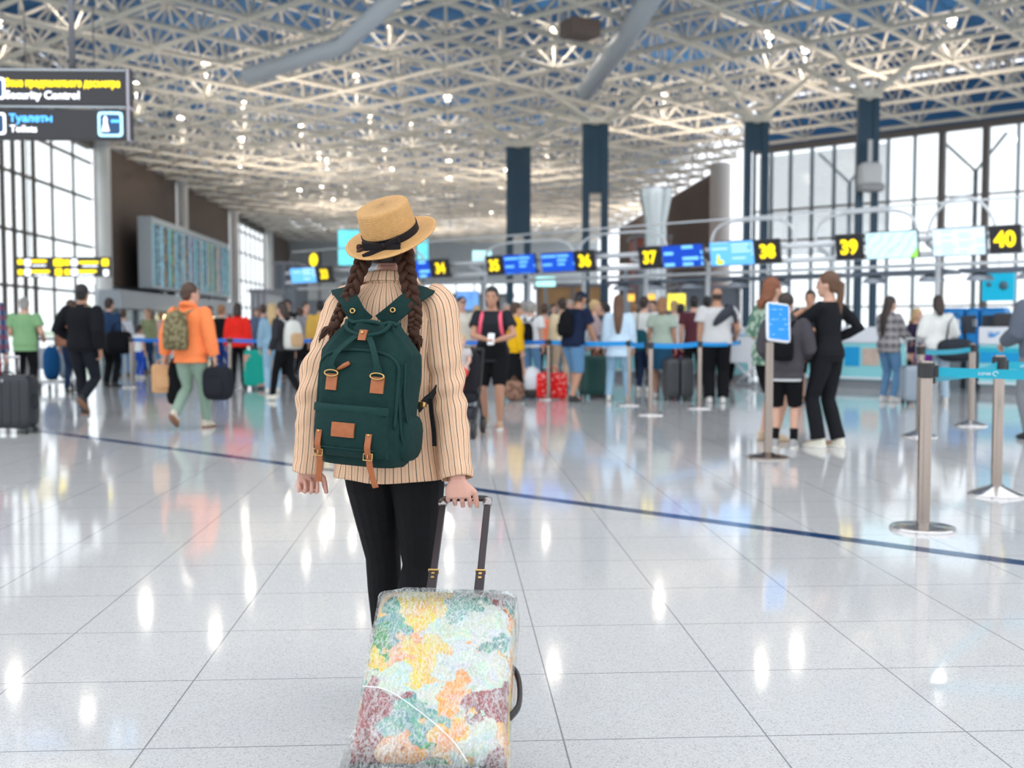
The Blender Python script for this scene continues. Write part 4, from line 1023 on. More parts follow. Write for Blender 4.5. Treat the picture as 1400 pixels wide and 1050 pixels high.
person('man in a mustard yellow jacket beside the left braid', G(439, 527), 1.72, 10, 'm', top=('jacket', C('mustard', (.62, .38, .08)), .86, .03), bottom=('trousers', C('pink_trousers', (.55, .26, .2))), shoes=SB, hair=('short', 'black'))
person('distant person in purple and dark clothes left of the blonde woman', G(352, 512), 1.66, 190, 'f', top=('long', C('purple_dark', (.08, .05, .16))), bottom=('trousers', NAVY), shoes=SB, hair=('midlen', 'dark'))

# luggage cart with a blue bag
t = thing('luggage_cart', 'steel luggage cart carrying soft bags beyond the green tee man', 'luggage cart', G(80, 534), .5)
m = MB(); m.tube([(-.3, .45, .95), (-.3, .42, .2), (-.3, -.55, .12)], .016, 8).build('frame_rail', ALU, t)
MB().tube([(.3, .45, .95), (.3, .42, .2), (.3, -.55, .12)], .016, 8).build('frame_rail', ALU, t)
MB().tube([(-.33, .45, .97), (.33, .45, .97)], .022, 8).build('push_bar', WHEEL, t)
MB().box((0, -.05, .17), (.6, .9, .03)).build('deck', ALU, t, smooth=False)
MB().box((0, .42, .6), (.56, .02, .4)).build('back_panel', M('cart_panel', (.45, .48, .52), .5), t, smooth=False)
for x, y in ((-.28, .4), (.28, .4), (-.2, -.5), (.2, -.5)):
    MB().lathe([(.01, -.02), (.075, -.02), (.075, .02), (.01, .02)], 16).xf(Matrix.Translation((x, y, .075)) @ Matrix.Rotation(PI/2, 4, 'Y')).build('wheel', WHEEL, t, smooth='auto')
q = world_of(t, (-.12, -.08, .19))
o = thing('blue_bag', 'upright dark blue soft bag standing on the luggage cart', 'bag', q, .5); MB().ell((0, 0, .33), (.15, .15, .32), p=3).build('bag_body', C('bag_blue', (.01, .08, .22)), o); MB().tube([(-.06, 0, .63), (0, 0, .70), (.06, 0, .63)], .01, 6).build('handle', WHEEL, o)
q = world_of(t, (.14, .16, .19))
o = thing('pale_bag', 'pale blue sack standing on the luggage cart', 'bag', q, .5); MB().ell((0, 0, .44), (.14, .13, .43), p=2.6).build('bag_body', C('bag_pale', (.55, .66, .75)), o); MB().tube([(-.05, 0, .86), (0, 0, .92), (.05, 0, .86)], .01, 6).build('handle', WHEEL, o)

# ---- middle queue ---------------------------------------------------------
person('person in a beige shirt and dark cap right beside the striped sleeve', G(631, 541), 1.72, 200, 'm', top=('tee', C('beige', (.62, .58, .50)), .84, .03), bottom=('trousers', NAVY), shoes=SB, hair=('cap', 'dark', C('cap_navy', (.02, .025, .05))))
t, J, up, hm, K = person('woman in black tee and shorts with pink straps, facing the camera', G(673, 585), 1.66, 172, 'f', skin=SKIN2, top=('tee', C('black_tee', (.02, .022, .028)), .80, .022), bottom=('bike', BK, .03), shoes=(STAN, M('white_sole', (.8, .78, .72), .5)),
    hair=('long', 'black', .24), L={'t': (-.10, .27, 1.07), 'd': (.7, .6, .1), 'h': (-1, -.5, -.3)}, Rr={'t': (.02, .29, 1.08), 'd': (-.8, .5, .15), 'h': (1, -.5, -.3)}, nod=6, legs={'l': (-.11, .10, .085, 0), 'r': (.10, -.10, .12, -20)}, wide=1.08)
backpack('dark backpack with pink straps on the phone-holding woman', t, up, K, C('plum_bag', (.12, .03, .05)), None, (.26, .14, .38), 1.18, strapm=C('pink_strap', (.85, .13, .20)))
o = thing('smartphone', 'white smartphone held by the woman with pink straps', 'phone', world_of(t, (-.04, .345, 1.06)), R(172)); MB().ell((0, 0, 0), (.04, .006, .075), Matrix.Rotation(.5, 3, 'X'), p=8).build('case', M('phone_white', (.8, .82, .85), .3), o)
MB().ell((0, -.012, .0), (.035, .003, .068), Matrix.Rotation(.5, 3, 'X'), p=8).build('screen', M('dark_glass'), o)
# toddler on a pushchair
ps = G(630, 596)
t = thing('pushchair', 'black pushchair beside the striped jacket sleeve with a toddler', 'pushchair', ps, R(172))
for s_ in (-1, 1):
    MB().tube([(s_*.2, -.32, .95), (s_*.2, -.1, .5), (s_*.2, .32, .1)], .014, 8).build('frame_rail', WHEEL, t)
    MB().tube([(s_*.2, -.30, .1), (s_*.2, .05, .52)], .014, 8).build('frame_strut', WHEEL, t)
MB().tube([(-.2, -.32, .95), (.2, -.32, .95)], .018, 8).build('push_bar', WHEEL, t)
MB().ell((0, .02, .42), (.19, .19, .05), p=5).build('seat', C('seat_black', (.02, .02, .025)), t)
MB().ell((0, -.15, .68), (.19, .05, .26), Matrix.Rotation(.3, 3, 'X'), p=5).build('backrest', C('seat_black'), t)
MB().ell((0, .0, .25), (.17, .2, .08), p=5).build('basket', C('basket_grey', (.05, .05, .06)), t)
MB().box((0, .34, .2), (.34, .14, .03)).build('footrest', WHEEL, t, bevel=.01)
for x in (-.2, .2):
    for y in (-.3, .32):
        MB().lathe([(.02, -.025), (.09, -.025), (.1, 0), (.09, .025), (.02, .025)], 20).xf(Matrix.Translation((x, y, .1)) @ Matrix.Rotation(PI/2, 4, 'Y')).build('wheel', WHEEL, t, smooth='auto')
# toddler seated: body built with bent legs
SKP = M('skin_child', (.70, .42, .33), .55)
person('fair toddler in grey and red sitting in the black pushchair', world_of(t, (0, -.02, .30)), .80, 172, 'f', skin=SKP, top=('tee', C('toddler_grey', (.50, .46, .45)), .90, .02), bottom=('trousers', C('coral_red', (.75, .10, .08))), shoes=SW, hair=('short', 'blond'), child=True,
    legs={'l': (-.10, .62, .42, 0), 'r': (.10, .62, .42, 0)}, L={'t': (-.2, .3, 1.02)}, Rr={'t': (.2, .3, 1.02)}, vox=.009, lean=-8)

YJ = C('yellow_jacket', (.80, .45, .01))
person('person in a yellow jacket over black behind the pink strap woman', G(705, 545), 1.60, -70, 'f', top=('jacket', YJ, .82, .03), bottom=('midi', BK), shoes=SB, hair=('short', 'brown'))
t, J, up, hm, K = person('grey-haired man in a white shirt and jeans in the queue', G(726, 535), 1.66, -25, 'm', top=('tee', WH, .84, .03), bottom=('trousers', JEAN), shoes=SB, hair=('short', 'grey'))
backpack('small black backpack on the grey-haired man in white', t, up, K, BK, None, (.24, .14, .38), 1.12)
person('person in an orange top with brown hair behind the barrier post', G(744, 530), 1.64, -10, 'f', top=('tank', C('coral_orange', (.9, .24, .12)), .84, .03), bottom=('trousers', BK), shoes=SB, hair=('short', 'brown'))
person('person in a cream and pink top left of the navy tee man', G(768, 534), 1.72, 15, 'f', top=('long', C('cream_top', (.72, .60, .40))), bottom=('trousers', C('sand_trousers', (.55, .42, .30))), shoes=SB, hair=('short', 'dark'))
REDB = blotch('red_bag_print', (.80, .02, .02), (.9, .45, .42), 26, .60)
o = thing('red_bag', 'bright red carrier bag with white print on the floor by a post', 'bag', G(754, 545), .05); MB().ell((0, 0, .22), (.26, .13, .22), p=9, nu=28).build('bag_body', REDB, o)
for s_ in (-1, 1): MB().tube([(-.1, s_*.05, .43), (-.07, s_*.04, .52), (.07, s_*.04, .52), (.1, s_*.05, .43)], .009, 6).build('handle', M('red_plain', (.7, .02, .02), .5), o)
o = thing('brown_bag', 'mottled brown soft bag on the floor left of the red bag', 'bag', G(703, 548), .2); MB().ell((0, 0, .17), (.17, .13, .17), p=2.6).build('bag_body', blotch('brown_bag_mottle', (.16, .09, .06), (.3, .17, .12), 12), o); MB().tube([(-.07, 0, .31), (0, 0, .40), (.07, 0, .31)], .01, 6).build('handle', SBR, o)
o = thing('white_plastic_bag', 'crumpled white plastic bag hanging above the floor behind the queue', 'bag', G(727, 545), 0); MB().ell((0, 0, .32), (.17, .12, .22), p=2.2).build('bag_body', M('white_film', (.75, .78, .82), .3), o); MB().ell((0, .0, .10), (.13, .1, .10), p=2.2).build('bag_bottom', C('dark_bag', (.05, .05, .05)), o)
t, J, up, hm, K = person('man in navy tee, dark cap and denim shorts leaning to his right', G(783, 549), 1.78, -52, 'm', skin=SKIN2, top=('tee', C('navy_tee', (.012, .02, .05)), .84, .03), bottom=('long_shorts', JEAN, .03), shoes=SB, hair=('cap', 'black', C('cap_navy')),
    lean=12, nod=14, L={'t': (-.15, .35, .82)}, Rr={'t': (.18, .34, .80)}, wide=1.08, legs={'l': (-.1, .1, .085, 0), 'r': (.1, -.1, .085, 0)})
backpack('black backpack on the man in navy tee and denim shorts', t, up, K, BK, None, (.26, .15, .40), 1.16, strapm=BK)
person('blond person in greyish pink top facing right in the queue', G(812, 541), 1.66, -95, 'f', top=('long', C('grey_pink', (.42, .32, .33)), .84, .025), bottom=('trousers', blotch('patterned_trousers', (.05, .04, .04), (.5, .16, .06), 12)), shoes=SB, hair=('short', 'blond'), L={'t': (-.12, .3, 1.1)}, Rr={'t': (.12, .3, 1.1)})
suitcase('dark green suitcase between the denim shorts man and pale blue shirt', G(812, 544), .3, M('dark_green_shell', (.01, .07, .06), .4), .50, .30, .66, .3)
person('person in black behind the blond one in greyish pink', G(829, 530), 1.64, 30, 'm', top=('tee', NAVY), bottom=('trousers', BK), shoes=SB, hair=('short', 'black'))
t, J, up, hm, K = person('woman with very long brown hair in a pale blue shirt and jeans', G(845, 548), 1.70, -8, 'f', top=('long', C('pale_blue_shirt', (.58, .74, .88)), .72, .035), bottom=('trousers', LJEAN, .022), shoes=SW, hair=('long', 'long_brown', .50), legs={'l': (-.15, .0, .085, 0), 'r': (.16, .0, .085, 0)})
person('dark-haired man in a white tee with a thin cross strap', G(880, 536), 1.74, -35, 'm', top=('tee', C('off_white_tee', (.68, .70, .68)), .84, .03), bottom=('trousers', NAVY), shoes=SW, hair=('short', 'dark'))
o = thing('sling_bag', 'dark teal sling bag on the hip of the white tee man', 'bag', G(872, 545)+Vector((0, -.25, .98)), .2); MB().ell((0, 0, 0), (.13, .07, .18), p=3).build('bag_body', C('dark_teal', (.01, .07, .09)), o); MB().tube([(-.05, .02, .16), (.0, .09, .50), (.12, .2, .52)], .008, 6).build('strap', BK, o)
person('woman in a sage green tee and dark blue skirt, back turned', G(904, 545), 1.68, -12, 'f', skin=SKIN2, top=('tee', C('sage_tee', (.42, .50, .42)), .90, .025), bottom=('skirt', C('petrol_skirt', (.02, .08, .15))), shoes=SW, hair=('midlen', 'ginger', .15))
for i, (u, lb) in enumerate(((917, 'dark grey upright suitcase next to the sage tee woman'), (936, 'dark grey upright suitcase nearer the bald man, twin of its neighbour'))):
    suitcase(lb, G(u, 547), .1, M('slate_shell', (.06, .065, .07), .4), .22, .40, .62, 0, group='twin grey suitcases in the queue')
t, J, up, hm, K = person('person in a white top with dark bag straps facing away', G(930, 531), 1.64, -15, 'f', top=('tee', WH, .9, .02), bottom=('trousers', C('burgundy', (.14, .01, .03))), shoes=SB, hair=('short', 'black'))
person('person in a dark maroon top standing behind the twin suitcases', G(948, 535), 1.76, -10, 'm', top=('tee', C('maroon_top', (.10, .03, .04))), bottom=('trousers', BK), shoes=SB, hair=('short', 'black'))
person('black-haired man partly hidden left of the bald man', G(966, 528), 1.80, -30, 'm', skin=SKIN2, top=('tee', BK), bottom=('trousers', BK), shoes=SB, hair=('short', 'black'))
t, J, up, hm, K = person('bald man in a white tee and wide black trousers, back turned', G(979, 551), 1.80, -6, 'm', skin=SKIN2, top=('tee', C('marl_white', (.60, .60, .60)), .88, .035), bottom=('trousers', BK, .03, .02), shoes=SW, hair=('bald', 'dark'), wide=1.12, Rr={'t': (.29, .2, .98)})
o = rigid('grey_sweater', 'dark grey sweater slung over the shoulder of the bald man', 'sweater', t, up((.08, -.14, 1.30)))
MB().tube([(.16, .10, .10), (.10, .03, .09), (.02, -.02, .02), (-.08, -.03, -.08), (-.15, .0, -.17)], [(.05, .09), (.055, .10), (.05, .10), (.04, .09), (.02, .04)], 14).build('body_cloth', C('sweater_grey', (.05, .055, .07)), o, subd=1)
MB().tube([(.14, .10, .10), (.19, .02, .0), (.20, .02, -.14)], [.05, .045, .03], 10).build('sleeve', C('sweater_grey'), o, subd=1)
# people glimpsed deeper in the queue
for u, v, hgt, hd_, sx, c, cn, bt, hr_, lb in (
  (652, 528, 1.62, 20, 'f', (.60, .50, .42), 'q_sand', NAVY, ('midlen', 'blond'), 'blond person in sand colours glimpsed left of the pink strap woman'),
  (692, 526, 1.68, -160, 'm', (.50, .06, .06), 'q_crimson', BK, ('short', 'grey'), 'grey-haired person in crimson glimpsed behind the yellow jacket'),
  (716, 524, 1.74, 10, 'm', (.66, .68, .70), 'q_chalk', NAVY, ('short', 'grey'), 'person in chalk white glimpsed between yellow jacket and black backpack'),
  (757, 517, 1.72, 190, 'f', (.70, .45, .38), 'q_salmon', JEAN, ('midlen', 'dark'), 'person in salmon facing the camera deep behind the red bag'),
  (779, 522, 1.78, 175, 'm', (.30, .42, .55), 'q_steelblue', NAVY, ('short', 'grey'), 'person in steel blue deep behind the navy tee man'),
  (822, 522, 1.74, 30, 'm', (.05, .05, .07), 'q_ink', BK, ('short', 'brown'), 'person in ink black deep in the queue, right of the blond one'),
  (866, 524, 1.70, 5, 'f', (.72, .62, .66), 'q_blush', BK, ('short', 'ginger'), 'person in blush pink seen between blue shirt and white tee'),
  (893, 522, 1.76, 150, 'm', (.18, .20, .24), 'q_graphite', NAVY, ('short', 'dark'), 'person in graphite seen between white tee and sage top'),
  (921, 525, 1.74, 0, 'f', (.66, .66, .60), 'q_ivory', JEAN, ('bun', 'blond'), 'blond person in ivory right behind the yellow lit sign area'),
  (993, 524, 1.66, 200, 'f', (.12, .10, .14), 'q_plum', BK, ('midlen', 'black'), 'person in dark plum deep behind the grey sweater shoulder'),
  (288, 520, 1.66, 185, 'm', (.50, .52, .55), 'q_mist', NAVY, ('short', 'dark'), 'person in mist grey glimpsed right of the orange jacket sleeve'),
  (361, 519, 1.70, 20, 'm', (.10, .14, .22), 'q_slateblue', BK, ('short', 'brown'), 'person in slate blue just left of the blonde denim woman'),
  (410, 512, 1.66, -20, 'f', (.20, .07, .05), 'q_brick', BK, ('midlen', 'brown'), 'person in brick brown behind the cream backpack strap'),
  (170, 515, 1.60, 10, 'f', (.55, .57, .62), 'q_dove', JEAN, ('short', 'brown'), 'person in dove grey just right of the round duffel bag')):
    person(lb, G(u, v), hgt, hd_, sx, top=('tee' if hd_ > 100 else 'long', C(cn, c), .85, .022), bottom=('trousers', bt), shoes=SB, hair=hr_, vox=.014)
# ---- right group -----------------------------------------------------------
FL = blotch('green_floral', (.10, .20, .15), (.38, .48, .38), 16, .5)
person('red-haired woman in green floral shirt and black shorts smiling to the right', G(1052, 603), 1.70, -62, 'f', top=('half', FL, .80, .04), bottom=('bike', BK, .03), shoes=(M('beige_slipper', (.62, .48, .33), .6), STAN), hair=('midlen', 'red', .2), yaw=-8, L={'t': (-.16, .2, 1.02)}, Rr={'t': (.2, .18, .98)}, wide=1.06)
t, J, up, hm, K = person('boy in dark grey hoodie, black shorts and socks behind the small screen', G(1072, 612), 1.52, -20, 'm', skin=SKIN, top=('hoodie', C('boy_hoodie', (.07, .065, .075)), .78, .035), bottom=('long_shorts', BK, .035), socks=BK, shoes=(M('grey_trainer', (.35, .35, .35), .6), M('white_sole')),
    hair=('short', 'dark'), yaw=-20, nod=10, child=False, L={'t': (-.18, .2, 1.0)}, Rr={'t': (.2, .22, 1.02)})
m = MB(); m.loft([(.745, .185, .14, 0, 0), (.775, .187, .142, 0, 0)], 24, lambda q: q*K); m.build('white_hem', WH, t)
backpack('small black backpack worn by the boy in the grey hoodie', t, up, K, BK, None, (.22, .12, .34), 1.14)
t, J, up, hm, K = person('man in a black polo with hand at his chin behind the group', G(1106, 551), 1.76, 155, 'm', skin=SKIN2, top=('tee', C('black_polo', (.02, .022, .03)), .86, .02), bottom=('long_shorts', BK, .03), shoes=SB, hair=('quiff', 'dark'), Rr={'t': (.06, .20, 1.42), 'h': (1, 0, -.6)}, L={'t': (-.1, .24, 1.12)})
person('tall woman in a black jumpsuit with brown ponytail, arm stretched left', G(1131, 612), 1.73, 42, 'f', top=('long', C('jumpsuit', (.012, .013, .016)), .90, .010), bottom=('trousers', C('jumpsuit'), .012, .022), shoes=(M('cream_trainer', (.75, .72, .6), .5), M('white_sole')),
    hair=('pony', 'long_brown', .38), yaw=20, L={'t': (-.10, .46, 1.22), 'h': (-.5, -.3, -1)}, Rr={'t': (.17, .03, 1.06), 'h': (.35, -1, -.2), 'd': (-.6, .6, 0)}, legs={'l': (-.08, .05, .085, 0), 'r': (.08, -.07, .085, 0)})
PG = plaid('plaid_grey', (.22, .21, .22), (.07, .06, .07), (.42, .40, .40), 8)
t, J, up, hm, K = person('woman in grey plaid shirt and jeans with very long dark hair', G(1214, 549), 1.68, -58, 'f', top=('jacket', PG, .80, .03), bottom=('trousers', JEAN, .02), shoes=SW, hair=('long', 'dark', .52), L={'t': (-.16, .3, 1.0)}, Rr={'t': (.14, .34, 1.0)}, yaw=-10)
person('woman in dark top holding something orange, mostly hidden by the white sweater', G(1251, 544), 1.50, -150, 'f', top=('long', C('dark_violet', (.03, .02, .05))), bottom=('midi', BK), shoes=SB, hair=('midlen', 'blond'))
o = thing('purple_bag', 'purple cloth bag hanging above the grey suitcase', 'bag', G(1251, 550)+Vector((0, -.3, .80)), 0); MB().ell((0, 0, -.12), (.14, .09, .17), p=3).build('bag_body', C('purple', (.12, .02, .16)), o); MB().tube([(-.06, 0, .03), (0, 0, .20), (.06, 0, .03)], .01, 6).build('handle', C('purple'), o)
suitcase('light grey-blue suitcase with black wheels beside the plaid shirt woman', G(1248, 553), .2, M('grey_blue_shell', (.30, .36, .42), .4), .36, .24, .54, .42)
person('woman in a white sweater and light jeans with dark hair, back turned', G(1280, 551), 1.68, -10, 'f', top=('jacket', C('white_sweater', (.78, .79, .76)), .86, .045), bottom=('trousers', C('washed_jeans', (.42, .54, .64)), .024), shoes=(SW, M('white_sole')), hair=('midlen', 'dark', .22), nod=8,
    Rr={'t': (.22, .24, 1.02)}, L={'t': (-.2, .2, 1.0)}, legs={'l': (-.12, 0, .085, 0), 'r': (.13, -.05, .085, 0)})
o = handbag('duffel_bag', 'large dark grey duffel bag slung from the white sweater woman', 'bag', G(1299, 551)+Vector((-.02, -.22, 1.42)), -.1, C('duffel_dark', (.03, .035, .045)), (.56, .28, .36), .40, p=3)
person('clerk with auburn hair in a bun behind the white counter top', gp_(bm_(1372)[1], 0, 1.95), 1.46, 200, 'f', top=('jacket', C('clerk_navy', (.03, .05, .10))), bottom=('trousers', BK), shoes=SB, hair=('bun', 'red'), yaw=50, nod=15)
person('man in a grey hooded top and grey trousers at the right frame edge', G(1418, 601), 1.76, 14, 'm', top=('hoodie', C('slate_hoodie', (.12, .14, .18)), .84, .035), bottom=('trousers', C('grey_trousers', (.22, .23, .25)), .02), shoes=SB, hair=('short', 'blond'), L={'t': (-.22, .25, 1.0)}, wide=1.06)

# ================================================================== BARRIERS
STEEL = M('brushed_steel', (.34, .285, .25), .2, .95, var=.06, scale=60)
CHR = M('polished_base', (.72, .70, .69), .14, .95)
BAND = M('barrier_black', (.02, .02, .022), .4)
def belt(mat_name, col, logo=True):
    return M(mat_name, col, .55, var=.04)
CYB = M('belt_cyan', (.0, .36, .50), .5, var=.03); BLB = M('belt_blue', (.0, .16, .62), .5, var=.03); BLB2 = M('belt_sky', (.0, .30, .75), .5, var=.03)
def post(label, loc, dome=False, h=1.0, group=None, head=True, r=.038, rb=.19):
    o = thing('barrier_post', label, 'barrier post', loc, 0, group)
    pr = [(.001, 0), (rb, 0), (rb, .014), (rb*.97, .02), (.06, .026 if not dome else .065), (.04, .04 if not dome else .08), (.001, .04 if not dome else .08)]
    MB().lathe(pr, 40).build('base', CHR, o, smooth='auto')
    MB().lathe([(.001, .02), (r, .02), (r, h-.01), (r*.9, h), (.001, h)], 24).build('pole', STEEL, o, smooth='auto')
    if head:
        MB().lathe([(r+.002, h-.10), (r+.011, h-.095), (r+.011, h-.015), (r+.002, h-.01)], 24, closed=True).build('belt_head', BAND, o, smooth='auto')
    return o
def strap(o, p0, p1, z0, z1, mt, wd=.055, sag=.02, lb=None, twist=0., logos=()):
    """belt of a post from p0 to p1 (world points)"""
    p0, p1 = Vector(p0), Vector(p1); loc = o.location; d = (p1-p0); d.z = 0; L_ = d.length; d.normalize(); n_ = Vector((-d.y, d.x, 0))
    pts, sd = [], []; N = 24
    for i in range(N+1):
        f = i/N; q = p0.lerp(p1, f); q.z = z0*(1-f)+z1*f-sag*4*f*(1-f); pts.append(q-loc); a = twist*f
        sd.append(Vector((0, 0, 1))*math.cos(a)+n_*math.sin(a))
    pts[0] = pts[0]+d*.042; pts[-1] = pts[-1]-d*.042
    b = MB().ribbon(pts, wd, .003, sd).build('belt', mt, o, smooth=False)
    if lb: b['label'] = lb
    for s_, nm in ((0, 'a'), (-1, 'b')): MB().box(pts[s_]+(d*.01 if s_ == 0 else -d*.01), (.03, .02, .07), math.atan2(d.y, d.x)).build('belt_clip', BAND, o, smooth=False)
    for f, body, sz in logos:
        q = p0.lerp(p1, f); q.z = z0*(1-f)+z1*f-sag*4*f*(1-f)
        fr = -n_ if n_.y > 0 else n_   # towards the camera
        az = math.atan2(fr.y, fr.x)+PI/2
        text(body, sz, M('belt_print', (.8, .88, .9), .5), b, q-loc+fr*.004, (PI/2, 0, az), 'belt_lettering', 'CENTER', .0005)
        e_ = Vector((math.cos(az), math.sin(az), 0))
        c_ = q-loc+fr*.004+e_*(len(body)*sz*.33+.02)
        ring = [c_+e_*(.013*math.cos(a))+Vector((0, 0, .013*math.sin(a))) for a in [2*PI*j/16 for j in range(14)]]
        MB().tube(ring, .0022, 6).build('belt_emblem', M('belt_print'), b)
A_ = G(1262, 724); B_ = G(1362, 677); C_ = G(1257, 597); D_ = G(1327, 582)
pA = post('nearest steel barrier post with a flat disc base', A_)
pB = post('steel barrier post on a domed base, between nearest post and right frame edge', B_, True)
pC = post('steel barrier post standing directly behind the nearest one', C_, True)
pD = post('steel barrier post farthest back of the cyan belted ones', D_, True)
E_ = Vector((A_.x+1.9, A_.y-.55, 0))
strap(pA, A_, E_, .94, .94, CYB, lb='cyan belt with white lettering', logos=((.16, 'сочи', .03), (.36, 'BaselAero', .036), (.56, 'сочи', .03)))
# the near belt runs on to a post outside the frame
pE = post('steel barrier post outside the frame that ends the near cyan belt', E_)
strap(pB, B_, A_+Vector((.03, 0, 0)), .93, .90, CYB, twist=.8, lb='twisted cyan belt')
strap(pB, B_, B_+Vector((1.6, .25, 0)), .93, .93, CYB, logos=((.12, 'сочи', .03),))
pF = post('steel barrier post outside the frame holding the belt of the domed post', B_+Vector((1.6, .25, 0)), True)
strap(pC, C_, D_, .93, .93, CYB); strap(pD, D_, D_+Vector((1.9, -.1, 0)), .93, .93, CYB)
# small screen on a post
p = G(1050, 626)
pS = thing('sign_post', 'steel post topped by a tilted blue screen before the boy in hoodie', 'sign post', p, 0)
MB().lathe([(.001, 0), (.19, 0), (.19, .014), (.18, .02), (.06, .04), (.04, .055), (.001, .055)], 40).build('base', STEEL, pS, smooth='auto')
MB().lathe([(.001, .02), (.038, .02), (.038, 1.06), (.001, 1.06)], 24).build('pole', STEEL, pS, smooth='auto')
mr_ = Matrix.Translation((.07, -.02, 1.24)) @ Euler((-.28, .12, .25)).to_matrix().to_4x4()
MB().ell((0, 0, 0), (.118, .016, .185), p=10, nu=28, nv=14).xf(mr_).build('screen_frame', M('screen_frame_white', (.75, .77, .8), .4), pS)
g = NG('kiosk_screen_blue'); x, y, z = g.xyz(g.tc.outputs['Object']); fr_ = g.math('FRACT', g.math('MULTIPLY', z, 22.))
c = g.mix(g.math('MULTIPLY', g.math('GREATER_THAN', fr_, .84), g.math('GREATER_THAN', g.noise(g.tc.outputs['Object'], 18, 1)['Fac'], .55)), (.0, .20, .62), (.35, .6, .9))
g.b.inputs['Base Color'].default_value = (.0, .1, .3, 1); g.link(c, g.b.inputs['Emission Color']); g.b.inputs['Emission Strength'].default_value = .8
MB().box((0, -.017, 0), (.20, .004, .33)).xf(mr_).build('screen', g.m, pS, smooth=False)
# blue belts of the long queue
qs = [(750, 546, 'steel barrier post beside the red bag'), (860, 554, 'steel barrier post before the pale blue shirt woman'), (889, 567, 'steel barrier post before the sage tee woman, standing nearest of the queue row'), (956, 558, 'steel barrier post before the bald man')]
P_ = [post(lb, G(u, v), False, 1.0, 'barrier posts of the long queue', r=.032) for u, v, lb in qs]
GL_ = [o.location for o in P_]
strap(P_[0], GL_[0], G(560, 541), .95, .95, BLB, .07); strap(P_[0], GL_[0], GL_[1], .95, .95, BLB2, .07); strap(P_[1], GL_[1], GL_[2]+Vector((.0, .6, 0)), .95, .95, BLB2, .07)
strap(P_[2], GL_[2], GL_[3], .95, .95, BLB2, .07); strap(P_[3], GL_[3], G(1012, 549), .95, .95, BLB2, .06)
P0 = post('steel barrier post hidden behind the striped jacket', G(560, 541), r=.032)
l1 = post('steel barrier post by the red jacket woman, on the left', G(315, 534), r=.032); l0 = post('distant steel barrier post behind the child in white', G(180, 530), r=.032); l2 = post('steel barrier post between the cream backpack and the green backpack', G(431, 536), r=.032)
strap(l1, l1.location, l0.location, .95, .95, BLB, .07); strap(l1, l1.location, l2.location, .95, .95, BLB, .07)
# ================================================================== THE WOMAN IN THE STRAW HAT
from mathutils import noise as NZ
HX, HY, HH, HROT = -.373, 3.35, 1.57, -13.
JEANB = M('black_denim', (.006, .006, .0075), .8, var=.25, scale=35, bump=.3, spec=.2)
HK = HH/1.70
Minv = (Matrix.Translation((HX, HY, 0)) @ Matrix.Rotation(R(HROT), 4, 'Z')).inverted()
def hl(u, v, Y): return Minv @ at(u, v, Y)
EL, ER = hl(432, 525, 3.34), hl(611, 535, 3.30)
wr_, wl_ = hl(626, 655, 3.200), hl(421, 636, 3.37)
rdir = Matrix.Rotation(-R(HROT), 3, 'Z')
hero, HJ, hup, hhm, _ = person('woman walking away in straw hat, striped jacket and black jeans, nearest the camera', (HX, HY, 0), HH, HROT, 'f', skin=M('skin_rosy', (.66, .36, .28), .5, var=.06, scale=40), bottom=('trousers', JEANB, .004), shoes=(M('trainer_cream', (.7, .68, .62), .6), M('white_sole')), hair=('under', 'dark'),
    L={'t': tuple(wl_/HK), 'e': EL, 'fr': .82, 'd': rdir @ Vector((.02, -.1, -1)), 'side': rdir @ Vector((1, .3, 0)), 'n': rdir @ Vector((-.4, 1, 0)), 'curl': 1.4, 'sp': .0},
    Rr={'t': tuple(wr_/HK), 'e': ER, 'fr': .84, 'sp': .03, 'pf': .70, 'ws': 1.14, 'ff': 1.15, 'd': rdir @ Vector((.0, -.12, -1)), 'side': rdir @ Vector((1, 0, .0)), 'n': rdir @ Vector((0, -1, .1)), 'curl': .82},
    legs={'l': (*((Minv @ Vector((-.405, 3.50, 0))).xy/HK), .085, 0), 'r': (*((Minv @ Vector((-.362, 3.27, 0))).xy/HK), .11, -14)}, arm=1.13, yaw=-10, vox=.003, side_lean=0)

def jacket_mat():
    g = NG('striped_jacket'); uv = g.tc.outputs['UV']; x, y, z = g.xyz(uv)
    wob = g.math('MULTIPLY', g.math('SUBTRACT', g.noise(uv, 12, 2)['Fac'], .5), .004)
    xx = g.math('DIVIDE', g.math('ADD', x, wob), .0215)
    f = g.math('FRACT', xx); f2 = g.math('FRACT', g.math('ADD', xx, .5))
    dk = g.math('LESS_THAN', g.math('ABSOLUTE', g.math('SUBTRACT', f, .5)), .06)
    og_ = g.math('LESS_THAN', g.math('ABSOLUTE', g.math('SUBTRACT', f2, .5)), .04)
    b = g.mix(g.noise(uv, 40, 3)['Fac'], (.72, .46, .30), (.80, .55, .38))
    c = g.mix(g.math('MULTIPLY', og_, .6), b, (.55, .20, .08)); c = g.mix(g.math('MULTIPLY', dk, .9), c, (.045, .06, .05))
    g.link(c, g.b.inputs['Base Color']); g.b.inputs['Roughness'].default_value = .85; g.b.inputs['Specular IOR Level'].default_value = .2
    g.bump(g.noise(uv, 350, 2)['Fac'], .12, .003); return g.m
JM = jacket_mat()
